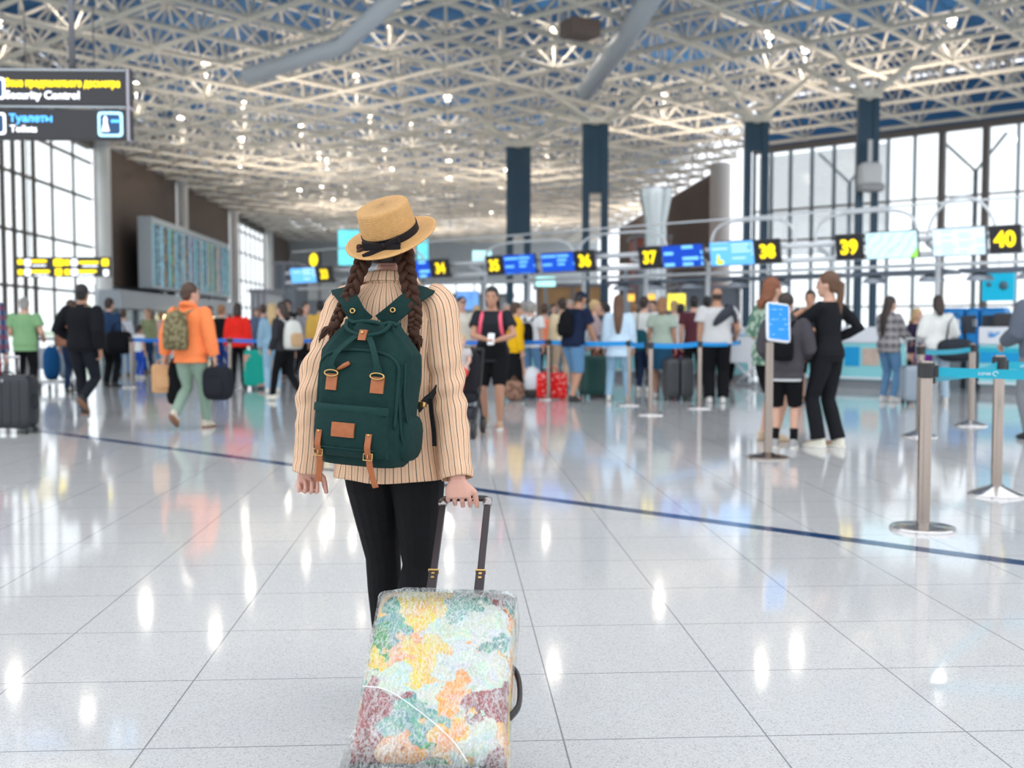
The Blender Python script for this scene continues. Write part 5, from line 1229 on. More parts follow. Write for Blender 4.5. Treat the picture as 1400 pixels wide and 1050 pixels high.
def grid_tube(name, rows, us, vs, mat, parent, cap=False, subd=0):
    """rows of n points, closed around; us: n+1 u values, vs: a v value per row"""
    n = len(rows[0]); k = len(rows); verts = [tuple(p) for r in rows for p in r]; faces = []; uvs = []
    for i in range(k-1):
        for j in range(n):
            faces.append((i*n+j, i*n+(j+1) % n, (i+1)*n+(j+1) % n, (i+1)*n+j))
            uvs += [(us[j], vs[i]), (us[j+1], vs[i]), (us[j+1], vs[i+1]), (us[j], vs[i+1])]
    me = bpy.data.meshes.new(name); me.from_pydata(verts, [], faces); l = me.uv_layers.new(name='UVMap')
    l.data.foreach_set('uv', [c for q in uvs for c in q]); me.materials.append(mat)
    me.polygons.foreach_set('use_smooth', [True]*len(faces))
    o = bpy.data.objects.new(name, me); COL.objects.link(o); o.parent = parent
    d = o.modifiers.new('s', 'SOLIDIFY'); d.thickness = .004; d.offset = -1
    return o
def interp(tab, z):
    for a_, b_ in zip(tab, tab[1:]):
        if a_[0] <= z <= b_[0]:
            f = (z-a_[0])/(b_[0]-a_[0]); f = f*f*(3-2*f) if len(tab) < 4 else f
            return [p*(1-f)+q*f for p, q in zip(a_, b_)]
    return list(tab[-1] if z > tab[-1][0] else tab[0])
JT = [(.734, .190, .128), (.80, .180, .124), (.90, .168, .118), (.98, .158, .112), (1.08, .160, .115), (1.16, .170, .120), (1.215, .174, .116), (1.255, .168, .105), (1.285, .146, .100), (1.31, .114, .088), (1.338, .078, .074)]
NA = 128
rows, vs_ = [], []
NZR = 70
for i in range(NZR+1):
    z = .734+(1.338-.734)*i/NZR; _, rx, ry = interp(JT, z); r_ = []
    for j in range(NA):
        a = 2*PI*j/NA; ca, sa = math.cos(a), math.sin(a)
        w_ = .006*NZ.noise(Vector((a*2.2, z*6, 3.)))+.004*NZ.noise(Vector((a*5, z*17+a*2, 9.)))
        fl_ = .006*math.sin(a*7)*max(0, (.80-z)/.08)
        dz = -.006*max(0, (.76-z)/.04)*math.sin(a*3) if z < .76 else 0
        r_.append((ca*(rx+w_+fl_), sa*(ry+w_+fl_)+(.004 if z > 1.0 else 0), z+dz+(.0)))
    rows.append(r_); vs_.append(z)
jk = grid_tube('jacket', rows, [j/NA*1.02 for j in range(NA+1)], vs_, JM, hero)
# collar
rows, vs_ = [], []
for i, (z, rx, ry, yy) in enumerate(((1.322, .084, .079, 0), (1.338, .077, .072, .0), (1.345, .072, .066, .002), (1.352, .070, .065, .004), (1.357, .074, .069, .004), (1.352, .078, .073, .003), (1.343, .082, .074, .0), (1.335, .087, .078, 0), (1.328, .09, .08, 0))):
    rows.append([(math.cos(2*PI*j/64)*rx, math.sin(2*PI*j/64)*ry+yy+.004, z-.012*math.sin(2*PI*j/64)) for j in range(64)]); vs_.append(z+i*.001)
grid_tube('collar', rows, [j/64*.46+.0 for j in range(65)], vs_, JM, jk)
# sleeves
def sleeve(side, S, E, C_, rads, seed):
    N, n = 64, 56; rows, vs_ = [], []; L1 = (E-S).length; L2 = (C_-E).length; tot = L1+L2
    ctrl = [S+(S-E).normalized()*.02+Vector((-side*.03, 0, .012)), S, S*.5+E*.5, E, E*.5+C_*.5, C_]; tpos = [0, .08, .32, .52, .76, 1.]
    def pos(t):
        for q in range(5):
            if tpos[q] <= t <= tpos[q+1]:
                f = (t-tpos[q])/(tpos[q+1]-tpos[q]); p0 = ctrl[max(q-1, 0)]; p1 = ctrl[q]; p2 = ctrl[q+1]; p3 = ctrl[min(q+2, 5)]
                return .5*((2*p1)+(p2-p0)*f+(2*p0-5*p1+4*p2-p3)*f*f+(3*p1-p0-3*p2+p3)*f**3), rads[q]*(1-f)+rads[q+1]*f
        return ctrl[-1], rads[-1]
    prev = Vector((1, 0, 0)); pts = [pos(i/N) for i in range(N+1)]
    for i in range(N+1):
        p, r = pts[i]; t = (pts[min(i+1, N)][0]-pts[max(i-1, 0)][0]).normalized(); a_ = (prev-t*prev.dot(t)).normalized(); b_ = t.cross(a_); prev = a_
        tt = i/N; rr = []
        for j in range(n):
            an = 2*PI*j/n
            el = math.exp(-((tt-.52)/.16)**2)
            w_ = .005*NZ.noise(Vector((math.cos(an)*1.5, math.sin(an)*1.5+tt*6, seed)))+.0065*el*math.sin(tt*44+math.cos(an+seed)*2.6)+.003*NZ.noise(Vector((an*1.2, tt*22, seed+4)))
            if tt > .93: w_ += .002
            rr.append(p+a_*(math.cos(an)*(r+w_)*.98)+b_*(math.sin(an)*(r+w_)*1.04))
        rows.append(rr); vs_.append(tt*tot)
    return grid_tube('sleeve', rows, [j/n*.36 for j in range(n+1)], vs_, JM, jk)
SR, ER = HJ['sr'], HJ['er']; SL, EL = HJ['sl'], HJ['el']
cR, cL = hl(625, 654, 3.212), hl(421, 643, 3.365)
sleeve(1, SR+Vector((-.004, 0, -.012)), ER, cR, [.050, .064, .063, .056, .053, .0445], 1.7)
sleeve(-1, SL+Vector((.004, 0, -.012)), EL, cL, [.050, .064, .061, .055, .051, .0475], 5.1)
MB().ell(hl(629, 636, 3.19), (.006, .003, .006)).build('cuff_button', M('gold_button', (.7, .45, .1), .3, .8), jk)
# finger ring
# braids
HAIRB = NG('braid_hair')
_n = HAIRB.noise(HAIRB.tc.outputs['Object'], 260, 3)['Fac']
HAIRB.link(HAIRB.mix(_n, (.014, .006, .004), (.085, .034, .018)), HAIRB.b.inputs['Base Color']); HAIRB.b.inputs['Specular IOR Level'].default_value = .2; HAIRB.b.inputs['Roughness'].default_value = .5; HAIRB.bump(_n, .6, .004)
def catmull(P, n):
    out = []; P = [P[0]]+list(P)+[P[-1]]
    for q in range(1, len(P)-2):
        for i in range(n):
            f = i/n; p0, p1, p2, p3 = P[q-1], P[q], P[q+1], P[q+2]
            out.append(.5*((2*p1)+(p2-p0)*f+(2*p0-5*p1+4*p2-p3)*f*f+(3*p1-p0-3*p2+p3)*f**3))
    return out+[P[-2]]
def braid(P, tail, r0, r1, turns):
    pts = catmull(P, 22); N = len(pts); m = MB()
    for k in range(3):
        path, rad = [], []
        for i, p in enumerate(pts):
            f = i/(N-1); t = (pts[min(i+1, N-1)]-pts[max(i-1, 0)]).normalized(); a = Vector((1, 0, 0)); a = (a-t*a.dot(t)).normalized(); b = t.cross(a)
            r = r0*(1-f)+r1*f; ph = 2*PI*(turns*f)+2*PI*k/3
            path.append(p+a*(math.sin(ph)*r*.85)+b*(math.sin(2*ph)*r*.42)); rad.append((r*.62, r*.50))
        m.tube(path, rad, 10)
    m.tube(pts, [r0*.5*(1-i/N)+r1*.5*i/N for i in range(N)], 8)
    e = pts[-1]; m.ell(e, (r1*1.5, r1*1.2, r1*1.3))
    random.seed(3)
    for k in range(26):
        d = Vector((random.uniform(-1, 1), random.uniform(-.3, .5), random.uniform(-1.2, .1)))
        q = tail+Vector((d.x*.030, d.y*.015, d.z*.026)); m.tube([e, e*.5+q*.5+Vector((d.x*.012, 0, .004)), q], [r1*.55, r1*.5, .001], 6)
    return m.build('braid', HAIRB.m, hero)
braid([hl(501, 340, 3.285), hl(493, 365, 3.265), hl(480, 398, 3.225), hl(467, 424, 3.205), hl(457, 446, 3.19)], hl(447, 455, 3.19), .0215, .0125, 3.4)
braid([hl(553, 340, 3.28), hl(556, 370, 3.25), hl(562, 400, 3.215), hl(568, 430, 3.185), hl(566, 448, 3.175), hl(566, 457, 3.17)], hl(563, 470, 3.165), .0225, .0115, 3.8)
# ------------------------------------------------------------------ straw hat
def straw_mat():
    g = NG('woven_straw'); P = g.tc.outputs['Object']; x, y, z = g.xyz(P); u, v, w_ = g.xyz(g.tc.outputs['UV'])
    ph = g.math('FRACT', g.math('MULTIPLY', v, 1/.0052))
    rid = g.math('PINGPONG', ph, .5)
    s1 = g.math('PINGPONG', g.math('ADD', g.math('MULTIPLY', u, 260.), g.math('MULTIPLY', ph, 1.2)), .5)
    n_ = g.noise(P, 90, 3)['Fac']
    c = g.mix(n_, (.92, .53, .20), (.62, .31, .09)); c = g.mix(g.math('MULTIPLY', g.math('LESS_THAN', rid, .1), .75), c, (.38, .2, .07))
    c = g.mix(g.math('MULTIPLY', s1, .22), c, (.92, .60, .28))
    g.link(c, g.b.inputs['Base Color']); g.b.inputs['Roughness'].default_value = .55
    g.bump(g.math('ADD', rid, g.math('MULTIPLY', s1, .4)), .9, .004); return g.m
STRAW = straw_mat()
hat = thing('straw_hat', 'straw boater hat with black ribbon and bow on the braided woman', 'hat', at(535, 323, 3.325))
hr = (Matrix.Rotation(R(25), 3, 'X') @ Matrix.Rotation(R(-14), 3, 'Y'))
hat.rotation_euler = hr.to_euler()
def lathe_uv(name, prof, n=96, warp=None):
    rows, vs_ = [], []; L_ = 0
    for i, (r, z) in enumerate(prof):
        if i: L_ += math.hypot(r-prof[i-1][0], z-prof[i-1][1])
        rows.append([((r*1.0)*math.cos(2*PI*j/n), (r*1.12)*math.sin(2*PI*j/n), z+(warp(2*PI*j/n, r) if warp else 0)) for j in range(n)]); vs_.append(L_)
    o = grid_tube(name, rows, [j/n for j in range(n+1)], vs_, STRAW, hat); o.modifiers[0].thickness = .003; return o
wf = lambda a, r: .005*math.cos(a*2)*(r-.08)/.06 if r > .08 else 0
pf = [(.086+.0048*i, .0-.004*math.sin(i/12*PI)) for i in range(12)]
lathe_uv('brim', [(.084, .002)]+pf+[(.1405, -.001), (.1405, -.004)], warp=wf)
cp = [(.0855, .0), (.0855, .01), (.0850, .03), (.0840, .05), (.0825, .07), (.081, .088), (.0798, .096), (.0765, .100), (.070, .1015), (.055, .102), (.035, .1022), (.015, .1024), (.001, .1024)]
lathe_uv('crown', cp)
RIB = M('black_ribbon', (.007, .006, .009), .6, var=.2, scale=120, bump=.2, spec=.25)
m = MB(); n = 96
prof = [(.0862, .003), (.0885, .003), (.088, .027), (.0858, .027)]
m.rings([[((r)*math.cos(2*PI*j/n), (r*1.12)*math.sin(2*PI*j/n), z+.002*math.sin(2*PI*j/n*1.)) for j in range(n)] for r, z in prof], cap=False, closed=True)
m.build('ribbon', RIB, hat, smooth='auto')
m = MB()
by = -.099
m.ell((-.010, by-.006, .010), (.009, .007, .010), p=2.5)
def loop(s_, lx, lz):
    c0 = Vector((-.010, by-.006, .010)); tip = c0+Vector((s_*lx, -.004+abs(0)*.0, lz))
    m.rings([[c0+Vector((0, -.003, .006)), c0+Vector((0, .003, .006)), c0+Vector((0, .003, -.006)), c0+Vector((0, -.003, -.006))],
             [c0.lerp(tip, .4)+Vector((0, -.008, .010)), c0.lerp(tip, .4)+Vector((0, .006, .010)), c0.lerp(tip, .4)+Vector((0, .006, -.010)), c0.lerp(tip, .4)+Vector((0, -.008, -.010))],
             [tip+Vector((0, -.007, .014)), tip+Vector((0, .007, .014)), tip+Vector((0, .007, -.013)), tip+Vector((0, -.007, -.013))]])
loop(1, .052, .008); loop(-1, .058, .016)
m.ribbon([Vector((-.012, by-.008, .006)), Vector((-.034, by-.014, -.001)), Vector((-.056, by-.026, -.004)), Vector((-.072, by-.030, -.008))], [.016, .024, .030, .033], .002, (0, .25, 1))
m.ribbon([Vector((-.008, by-.008, .006)), Vector((.010, by-.016, .0)), Vector((.040, by-.028, -.004))], [.014, .026, .032], .002, (.2, .2, 1))
m.build('bow', RIB, hat, smooth='auto')
# ------------------------------------------------------------------ green backpack
GRN = M('green_canvas', (.006, .030, .028), .8, spec=.2, var=.18, scale=60, bump=.25)
GRN2 = M('green_canvas_binding', (.008, .038, .035), .75, spec=.2, var=.15, scale=60, bump=.2)
LEA = M('tan_leather', (.36, .105, .030), .5, var=.25, scale=60, bump=.2)
BRS = M('brass', (.60, .38, .14), .3, .95)
bp0 = at(498, 634, 3.12)
bp = thing('backpack', 'dark green canvas backpack with tan leather straps on the woman in straw hat', 'backpack', bp0)
bp.rotation_euler = Euler((R(-3), R(3), R(-20)))
bp.scale = (1.13, 1.06, 1.0)
BMAT = Matrix.Translation(bp0) @ bp.rotation_euler.to_matrix().to_4x4() @ Matrix.Diagonal((1.13, 1.06, 1.0, 1.0)); BI = BMAT.inverted()
def bl_(u, v, Y): return BI @ at(u, v, Y)
BS = [(0, .100, .072), (.012, .110, .084), (.04, .118, .096), (.10, .122, .100), (.18, .121, .094), (.25, .124, .086), (.295, .128, .078), (.325, .130, .062), (.35, .112, .052), (.375, .092, .044), (.395, .076, .036), (.410, .066, .030)]
PP = 3.4
def bsec(z): return interp(BS, z)[1:]
m = MB(); e = 2/PP
def spw(x): return math.copysign(abs(x)**e, x)
NR = 64; rws = []
for i in range(57):
    z = .410*i/56; rx, ry = bsec(z); rr = []
    for j in range(NR):
        a = 2*PI*j/NR
        w_ = .004*NZ.noise(Vector((math.cos(a)*2, math.sin(a)*2, z*10)))+.0055*max(0, (z-.30)/.1)*math.sin(a*11+z*20)+.003*NZ.noise(Vector((math.cos(a)*6, math.sin(a)*6, z*26)))
        rr.append((spw(math.cos(a))*(rx+w_), spw(math.sin(a))*(ry+w_), z))
    rws.append(rr)
m.rings(rws); bag = m.build('main_bag', GRN, bp)
def yf(x, z, off=0.):
    rx, ry = bsec(z); q = min(.999, abs(x/rx)); return -(ry*(1-q**PP)**(1/PP))-off
def xs_(y, z, off=0.):
    rx, ry = bsec(z); q = min(.999, abs(y/ry)); return rx*(1-q**PP)**(1/PP)+off
def fpatch(x0, x1, z0, z1, off, th, name, mat, parent, nx=8, nz=8, bulge=0.):
    m = MB(); out, inn = [], []
    for i in range(nz+1):
        for j in range(nx+1):
            x = x0+(x1-x0)*j/nx; z = z0+(z1-z0)*i/nz; b_ = bulge*math.sin(PI*min(1, max(0, j/nx)))**.4*math.sin(PI*i/nz)**.4 if bulge else 0
            out.append((x, yf(x, z, off+th+b_), z)); inn.append((x, yf(x, z, off-.002), z))
    W_ = nx+1; T_ = W_*(nz+1); fs = []
    for i in range(nz):
        for j in range(nx):
            a = i*W_+j; fs += [(a, a+1, a+W_+1, a+W_), (T_+a, T_+a+W_, T_+a+W_+1, T_+a+1)]
    for i in range(nz): fs += [(i*W_, (i+1)*W_, T_+(i+1)*W_, T_+i*W_), (i*W_+nx, T_+i*W_+nx, T_+(i+1)*W_+nx, (i+1)*W_+nx)]
    for j in range(nx): fs += [(j, T_+j, T_+j+1, j+1), (nz*W_+j, nz*W_+j+1, T_+nz*W_+j+1, T_+nz*W_+j)]
    m.add(out+inn, fs); return m.build(name, mat, parent, smooth='auto')
# big front panel with rounded top and its binding
ar = []
for i in range(41):
    t_ = i/40; a = PI*(1-t_)
    if t_ < .28: ar.append((-.110, .115+(.27-.115)*t_/.28))
    elif t_ > .72: ar.append((.110, .27-(.27-.115)*(t_-.72)/.28))
    else:
        q = PI*(1-(t_-.28)/.44); ar.append((.110*math.copysign(abs(math.cos(q))**.75, math.cos(q)), .27+.058*math.sin(q)**.8))
MB().tube([(x, yf(x, z, .002), z) for x, z in ar], .0048, 8).build('panel_binding', GRN2, bag)
pk = fpatch(-.100, .100, .028, .168, .0, .018, 'front_pocket', GRN, bp, 16, 14, .016)
fpatch(-.102, .102, .150, .172, .020, .006, 'pocket_flap_edge', GRN2, pk, 14, 3, .004)
MB().tube([(x, yf(x, .05, .033), .052) for x in [-.085+.17*i/12 for i in range(13)]], .0022, 6).build('pocket_seam', GRN2, pk)
fpatch(-.030, .032, .084, .124, .036, .003, 'leather_label', LEA, pk)
for s_ in (-1, 1):
    x = s_*.064
    pt_ = fpatch(x-.0165, x+.0165, .210, .256, .002, .003, 'leather_patch', LEA, bp, 4, 5)
    # webbing from the top tab to the brass ring at the patch
    pth = [Vector((s_*.012, yf(s_*.012, .372, .010), .372)), Vector((s_*.030, yf(s_*.03, .352, .016), .352)), Vector((s_*.052, yf(s_*.052, .318, .024), .318)), Vector((x, yf(x, .285, .018), .285)), Vector((x, yf(x, .262, .008), .262))]
    pth = catmull(pth, 5)
    MB().ribbon(pth, [.015]*(len(pth)-6)+[.018, .021, .025, .028, .028, .028], .004, (1, 0, 0)).build('webbing_handle', GRN2, bp, smooth='auto')
    MB().tube([(x+.019*math.cos(a), yf(x, .258, .010), .258+.009*math.sin(a)) for a in [2*PI*k/16 for k in range(16)]], .0022, 6, closed=True).build('brass_ring', BRS, bp)
    # buckled leather strap
    x = s_*.066
    zz_ = [.098, .08, .06, .045, .03, .01, -.012, -.034, -.05]
    pth = [Vector((x+(.003*s_ if q < 5 else (.010 if s_ > 0 else -.004)*(q-4)/2), yf(x, max(z, .02), .039-.004*abs(q-2)+(.006 if q > 4 else 0)), z)) for q, z in enumerate(zz_)]
    pth = catmull(pth, 4); ls = MB().ribbon(pth, .0155, .003, (1, 0, 0)).build('leather_strap', LEA, bp, smooth='auto')
    c_ = pth[15]
    m = MB(); m.tube([c_+Vector((.012*sx_, -.005, .009*sz_)) for sx_, sz_ in ((-1, -1), (1, -1), (1, 1), (-1, 1))], .0018, 6, closed=True); m.tube([c_+Vector((0, -.006, -.009)), c_+Vector((0, -.006, .009))], .0014, 6)
    m.build('buckle', BRS, ls)
    MB().ell(pth[1]+Vector((0, -.003, 0)), (.0035, .002, .0035)).build('rivet', BRS, ls)
fpatch(-.008, .013, .356, .386, .014, .005, 'leather_tab', LEA, bp, 4, 4)
MB().ell((.002, yf(0, .378, .023), .378), (.004, .002, .004)).build('rivet', BRS, bp)
# cord loop that closes the top and leather zip pull
MB().tube(catmull([Vector((-.062, yf(-.05, .40, -.004), .412)), Vector((-.05, yf(-.05, .39, .01), .385)), Vector((0, yf(0, .374, .013), .370)), Vector((.05, yf(.05, .385, .01), .382)), Vector((.066, yf(.05, .40, .0), .412))], 6), .0055, 8).build('gather_handle', GRN2, bp)
MB().tube([(-.050, yf(-.05, .272, .006), .268), (-.032, yf(-.03, .282, .009), .280), (-.018, yf(-.02, .29, .006), .290)], [.004, .0065, .006], 8).build('zip_pull', LEA, bp)
# gathered rim
MB().tube([(spw(math.cos(a))*.068, spw(math.sin(a))*.032, .408+.003*math.sin(a*7)) for a in [2*PI*k/48 for k in range(48)]], .006, 8, closed=True).build('top_rim', GRN2, bp)
# side zip gusset and side pocket on the right
MB().tube(catmull([Vector((xs_(-.05, .30, .002), -.05, .30)), Vector((xs_(-.045, .20, .003), -.045, .20)), Vector((xs_(-.02, .12, .004), -.02, .12)), Vector((xs_(.02, .085, .004), .02, .085))], 6), .0035, 8).build('side_seam', GRN2, bag)
MB().tube(catmull([Vector((xs_(-.065, .24, .002), -.06, .24)), Vector((xs_(-.06, .14, .003), -.055, .14)), Vector((xs_(-.03, .07, .004), -.035, .07)), Vector((xs_(.03, .05, .004), .03, .05))], 6), .0035, 8).build('side_seam', GRN2, bag)
for s_ in (-1, 1): MB().ell((s_*.108, .02, .085), (.026, .066, .068), p=3).build('side_pocket', GRN, bp)
# shoulder straps
inv = BI
for s_, P in ((-1, [(500, 441, 3.185), (487, 428, 3.19), (477, 410, 3.205), (468, 398, 3.26), (466, 397, 3.33), (470, 412, 3.41), (472, 440, 3.478), (470, 490, 3.49), (462, 540, 3.44)]),
              (1, [(522, 441, 3.185), (540, 427, 3.185), (560, 410, 3.20), (578, 398, 3.25), (586, 396, 3.32), (584, 410, 3.40), (580, 440, 3.475), (582, 490, 3.49), (592, 530, 3.44)])):
    pts = catmull([inv @ at(*q) for q in P], 5)
    sd = Vector((1, 0, 0)) if s_ < 0 else Vector((1, 0, .0))
    dd = inv.to_3x3() @ Vector((1, 0, -.25*s_)); dd.normalize()
    MB().ribbon(pts, .052, .010, dd).build('shoulder_strap', GRN, bp, smooth='auto')
for u, v, Y in ((482, 425, 3.178), (537, 424, 3.176)):
    c_ = inv @ at(u, v, Y)
    MB().tube([c_+Vector((.0065*math.cos(a), 0, .0065*math.sin(a))) for a in [2*PI*k/16 for k in range(16)]], .0022, 6, closed=True).build('grommet', BRS, bp)
BWB = M('black_webbing', (.008, .008, .009), .7, spec=.2, bump=.3, scale=200)
MB().ribbon(catmull([inv @ at(572, 560, 3.17), inv @ at(581, 549, 3.20), inv @ at(590, 541, 3.215), inv @ at(597, 530, 3.25)], 5), .022, .003, (0, .3, 1)).build('adjusting_strap', BWB, bp, smooth='auto')
MB().ribbon(catmull([inv @ at(588, 545, 3.205), inv @ at(590, 565, 3.20), inv @ at(593, 590, 3.20), inv @ at(594, 610, 3.20)], 5), .012, .003, (1, 0, 0)).build('strap_end', BWB, bp, smooth='auto')
MB().box(inv @ at(577, 553, 3.18), (.02, .02, .016)).build('buckle', BRS, bp, bevel=.003)

# ------------------------------------------------------------------ wrapped suitcase
def cover_mat():
    g = NG('printed_cover'); P = g.tc.outputs['Object']; x, y, z = g.xyz(P)
    nv = g.node('ShaderNodeTexNoise'); g.link(P, nv.inputs['Vector']); nv.inputs['Scale'].default_value = 16; nv.inputs['Detail'].default_value = 5
    ad = g.node('ShaderNodeVectorMath', operation='MULTIPLY_ADD'); g.link(nv.outputs['Color'], ad.inputs[0]); ad.inputs[1].default_value = (.17, .17, .17); g.link(P, ad.inputs[2])
    vo = g.node('ShaderNodeTexVoronoi'); g.link(ad.outputs[0], vo.inputs['Vector']); vo.inputs['Scale'].default_value = 10.5
    r = g.node('ShaderNodeValToRGB'); r.color_ramp.interpolation = 'CONSTANT'; g.link(g.xyz(vo.outputs['Color'])[0], r.inputs[0]); e = r.color_ramp.elements
    cols = [(.06, .28, .08), (.60, .66, .58), (.85, .36, .08), (.10, .34, .28), (.30, .04, .05), (.82, .55, .05), (.24, .03, .03), (.85, .45, .0), (.58, .64, .55), (.85, .42, .16)]
    e[0].position = 0; e[0].color = (*cols[0], 1); e[1].position = .1; e[1].color = (*cols[1], 1)
    for i, c in enumerate(cols[2:]): q = e.new(.2+i*.1); q.color = (*c, 1)
    v2 = g.node('ShaderNodeTexVoronoi'); g.link(ad.outputs[0], v2.inputs['Vector']); v2.inputs['Scale'].default_value = 42
    rc = g.node('ShaderNodeMix', data_type='RGBA'); rc.blend_type = 'OVERLAY'; rc.inputs[0].default_value = .25; g.link(r.outputs[0], rc.inputs[6]); g.link(v2.outputs['Color'], rc.inputs[7])
    g.link(rc.outputs[2], g.b.inputs['Base Color']); g.b.inputs['Roughness'].default_value = .7; return g.m
def film_mat():
    g = NG('cling_film'); P = g.tc.outputs['Object']; n = g.n
    mp = g.node('ShaderNodeMapping'); g.link(P, mp.inputs[0]); mp.inputs['Scale'].default_value = (1, 1, .45); mp.inputs['Rotation'].default_value = (0, .5, 0)
    f1 = g.noise(mp.outputs[0], 170, 5); f2 = g.noise(P, 16, 4)
    f3 = g.noise(mp.outputs[0], 60, 6); cr = g.math('SUBTRACT', .5, g.math('MINIMUM', g.math('ABSOLUTE', g.math('SUBTRACT', f1['Fac'], .5)), g.math('ABSOLUTE', g.math('SUBTRACT', f3['Fac'], .5))))
    n.nodes.remove(g.b)
    df = g.node('ShaderNodeBsdfPrincipled'); df.inputs['Base Color'].default_value = (.86, .9, .9, 1); df.inputs['Roughness'].default_value = .16; df.inputs['Specular IOR Level'].default_value = .8
    bp_ = g.node('ShaderNodeBump'); bp_.inputs['Strength'].default_value = 1.; bp_.inputs['Distance'].default_value = .012; g.link(g.math('ADD', f1['Fac'], g.math('MULTIPLY', f2['Fac'], 1.2)), bp_.inputs['Height']); g.link(bp_.outputs[0], df.inputs['Normal'])
    tr = g.node('ShaderNodeBsdfTransparent'); tr.inputs[0].default_value = (.96, .98, .97, 1)
    mr = g.node('ShaderNodeMapRange'); g.link(cr, mr.inputs[0]); mr.inputs[1].default_value = .44; mr.inputs[2].default_value = .5; mr.inputs[3].default_value = .08; mr.inputs[4].default_value = .54  # white mixed in along the creases paints the film's highlights
    m2 = g.node('ShaderNodeMapRange'); g.link(f2['Fac'], m2.inputs[0]); m2.inputs[1].default_value = .45; m2.inputs[2].default_value = .7; m2.inputs[3].default_value = .0; m2.inputs[4].default_value = .22
    fac = g.math('ADD', mr.outputs[0], m2.outputs[0])
    mx = g.node('ShaderNodeMixShader'); g.link(fac, mx.inputs[0]); g.link(tr.outputs[0], mx.inputs[1]); g.link(df.outputs[0], mx.inputs[2])
    g.link(mx.outputs[0], n.nodes['Material Output'].inputs[0]); return g.m
SW_, SH_, SD_ = .36, .52, .20
AL = R(54)
tY = Matrix.Rotation(R(-4), 3, 'Z') @ Matrix.Rotation(-AL, 3, 'X')     # z axis leans away from the camera
base = Vector((-.198, 2.40+.1*.588, .115))
scase = thing('suitcase', 'cabin suitcase in a colourful print cover wrapped in clear film, rolled by the woman', 'suitcase', base)
scase.rotation_euler = tY.to_euler()
def sbox(w_, d_, z0, z1, rw=.045, n=40, off=0.):
    """rounded slab standing on local z"""
    rs = []
    K_ = 9
    def ringz(z, ins):
        rr = []; rx, ry = w_/2-ins+off, d_/2-ins+off; ee = 2/7.
        for j in range(n*2):
            a = 2*PI*j/(n*2); rr.append(Vector((math.copysign(abs(math.cos(a))**ee, math.cos(a))*rx, math.copysign(abs(math.sin(a))**ee, math.sin(a))*ry, z)))
        return rr
    for i in range(K_+1):
        a = PI/2*i/K_; rs.append(ringz(z0-off+rw*(1-math.sin(a)), rw*(1-math.cos(a))*-1+rw*0 if False else rw*(1-math.sin(PI/2-(PI/2-a)))*0+rw*(1-math.sin(a))*0+rw*(1-math.sqrt(max(0, 1-(1-math.sin(a))**2)))))
    for i in range(1, 12): rs.append(ringz(z0+rw+(z1-z0-2*rw)*i/12, 0))
    for i in range(K_, -1, -1):
        a = PI/2*i/K_; rs.append(ringz(z1+off-rw*(1-math.sin(a)), rw*(1-math.sqrt(max(0, 1-(1-math.sin(a))**2)))))
    return rs
m = MB(); m.rings(sbox(SW_-.006, SD_-.006, .0, SH_-.004)); m.build('shell', M('suitcase_black', (.015, .015, .017), .4), scase)
m = MB(); m.rings(sbox(SW_, SD_, .018, SH_, .05)); m.build('printed_cover', cover_mat(), scase)
m = MB(); rs = sbox(SW_, SD_, .0, SH_, .05, off=.006)
for r_ in rs:
    for j, p in enumerate(r_):
        w_ = .007*NZ.noise(p*16)+.004*NZ.noise(p*45); f_ = max(0, (.12-p.z)/.12)*.012
        r_[j] = Vector((p.x*(1+(w_+f_)/.18), p.y*(1+w_/.12), p.z+w_*.4))
m.rings(rs); film = m.build('film_wrap', film_mat(), scase)
fp = lambda x, z: Vector((x, -SD_/2-.0115, z))
MB().tube(catmull([fp(-.172, .215), fp(-.11, .205), fp(-.02, .145), fp(.06, .075), fp(.10, .02)], 6), .0012, 6).build('film_ridge', M('film_fold_white', (.85, .88, .88), .25), film)
HND = M('handle_gunmetal', (.045, .036, .038), .35, .6)
HDK = M('handle_black', (.02, .018, .02), .3)
SI = (Matrix.Translation(base) @ tY.to_4x4()).inverted()
hL, hR_ = SI @ at(606, 684, 3.215), SI @ at(667, 684, 3.215)
bL, bR = Vector((-.062, .02, SH_-.06)), Vector((.070, .02, SH_-.06))
pole = MB()
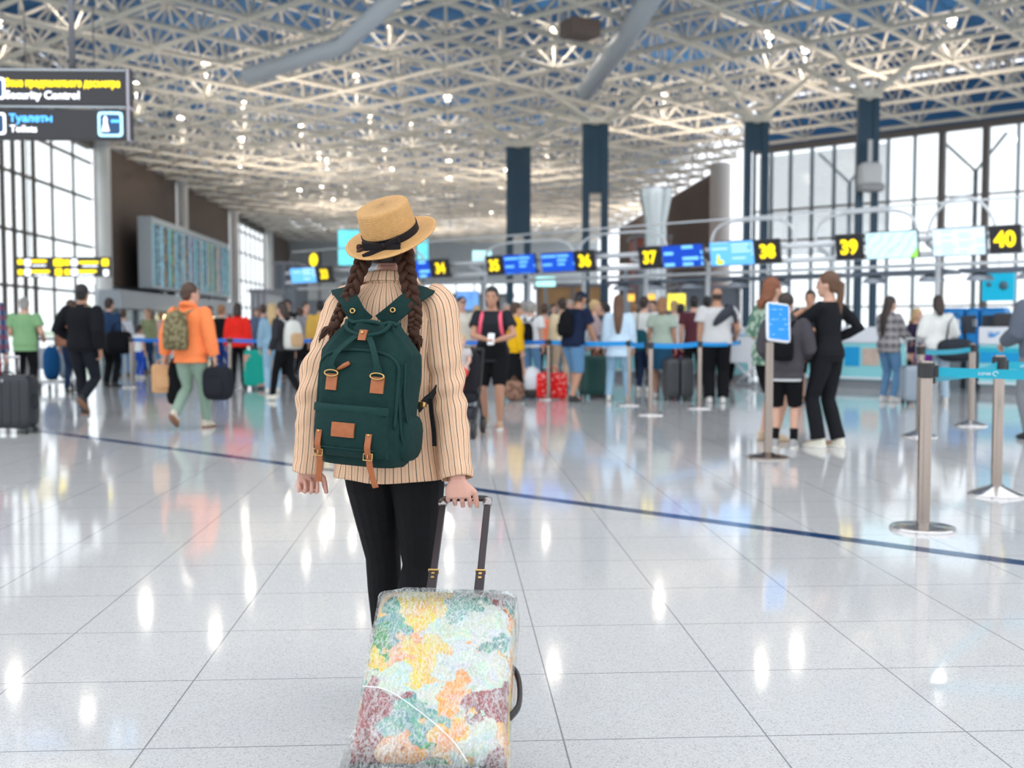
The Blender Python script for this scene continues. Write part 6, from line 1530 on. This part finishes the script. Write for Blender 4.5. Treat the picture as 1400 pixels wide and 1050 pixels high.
for a_, b_ in ((bL, hL), (bR, hR_)):
    t1 = a_.lerp(b_, .46)
    o = MB().ribbon([a_, t1], .026, .014, (1, 0, 0)).build('pole', HND, scase, smooth=False, bevel=.002)
    o2 = MB().ribbon([t1, b_+(b_-a_).normalized()*-.01], .020, .011, (1, 0, 0)).build('inner_pole', M('handle_inner', (.05, .04, .042), .3, .6), scase, smooth=False, bevel=.002)
    MB().ribbon([t1-(b_-a_).normalized()*.003, t1+(b_-a_).normalized()*.002], .029, .017, (1, 0, 0)).build('pole_collar', BRS, scase, smooth=False)
    fr2 = (b_-a_).normalized().cross(Vector((1, 0, 0))).normalized(); fr2 = fr2 if fr2.y < 0 else -fr2
    for q in (.012, .026): MB().box(t1-(b_-a_).normalized()*q+fr2*.0075, (.009, .002, .007)).build('pole_stud', BRS, scase, smooth=False)
grip = catmull([hL+Vector((-.002, 0, -.014)), hL+Vector((.0, 0, .0)), hL+Vector((.014, 0, .007)), (hL+hR_)/2+Vector((0, 0, .009)), hR_+Vector((-.014, 0, .007)), hR_+Vector((0, 0, 0)), hR_+Vector((.002, 0, -.014))], 5)
MB().tube(grip, .0098, 12).build('grip', HDK, scase)
for h_ in (hL, hR_): MB().ell(h_+Vector((0, 0, -.008)), (.0145, .0115, .017), p=3).build('grip_corner', M('chrome_dark', (.35, .32, .32), .2, .9), scase)
MB().tube(catmull([Vector((SW_/2-.005, .01, .37)), Vector((SW_/2+.012, .01, .345)), Vector((SW_/2+.021, .01, .30)), Vector((SW_/2+.019, .01, .25)), Vector((SW_/2-.003, .01, .215))], 6), [(.006, .010)]+[(.007, .014)]*23+[(.006, .010)], 10).build('side_handle', HDK, scase)
for s_ in (-1, 1):
    for q in (-1, 1):
        m = MB(); m.lathe([(.006, -.011), (.026, -.011), (.028, 0), (.026, .011), (.006, .011)], 20).xf(Matrix.Translation((s_*(SW_/2-.045), q*(SD_/2-.035), -.022)) @ Matrix.Rotation(PI/2, 4, 'Y'))
        m.ell((s_*(SW_/2-.045), q*(SD_/2-.035), .0), (.028, .026, .018)); m.build('wheel', WHEEL, scase, smooth='auto')
MB().tube([(-.06, 0, SH_-.0), (-.045, 0, SH_+.022), (.045, 0, SH_+.022), (.06, 0, SH_)], .009, 8).build('top_handle', HDK, scase)
rc_ = wr_+rdir @ Vector((-.0115, .0, -.066))
MB().tube([rc_+rdir @ Vector((.0088*math.cos(a), .0088*math.sin(a), 0)) for a in [2*PI*i/14 for i in range(14)]], .0013, 6, closed=True).build('ring', M('silver_badge'), hero)
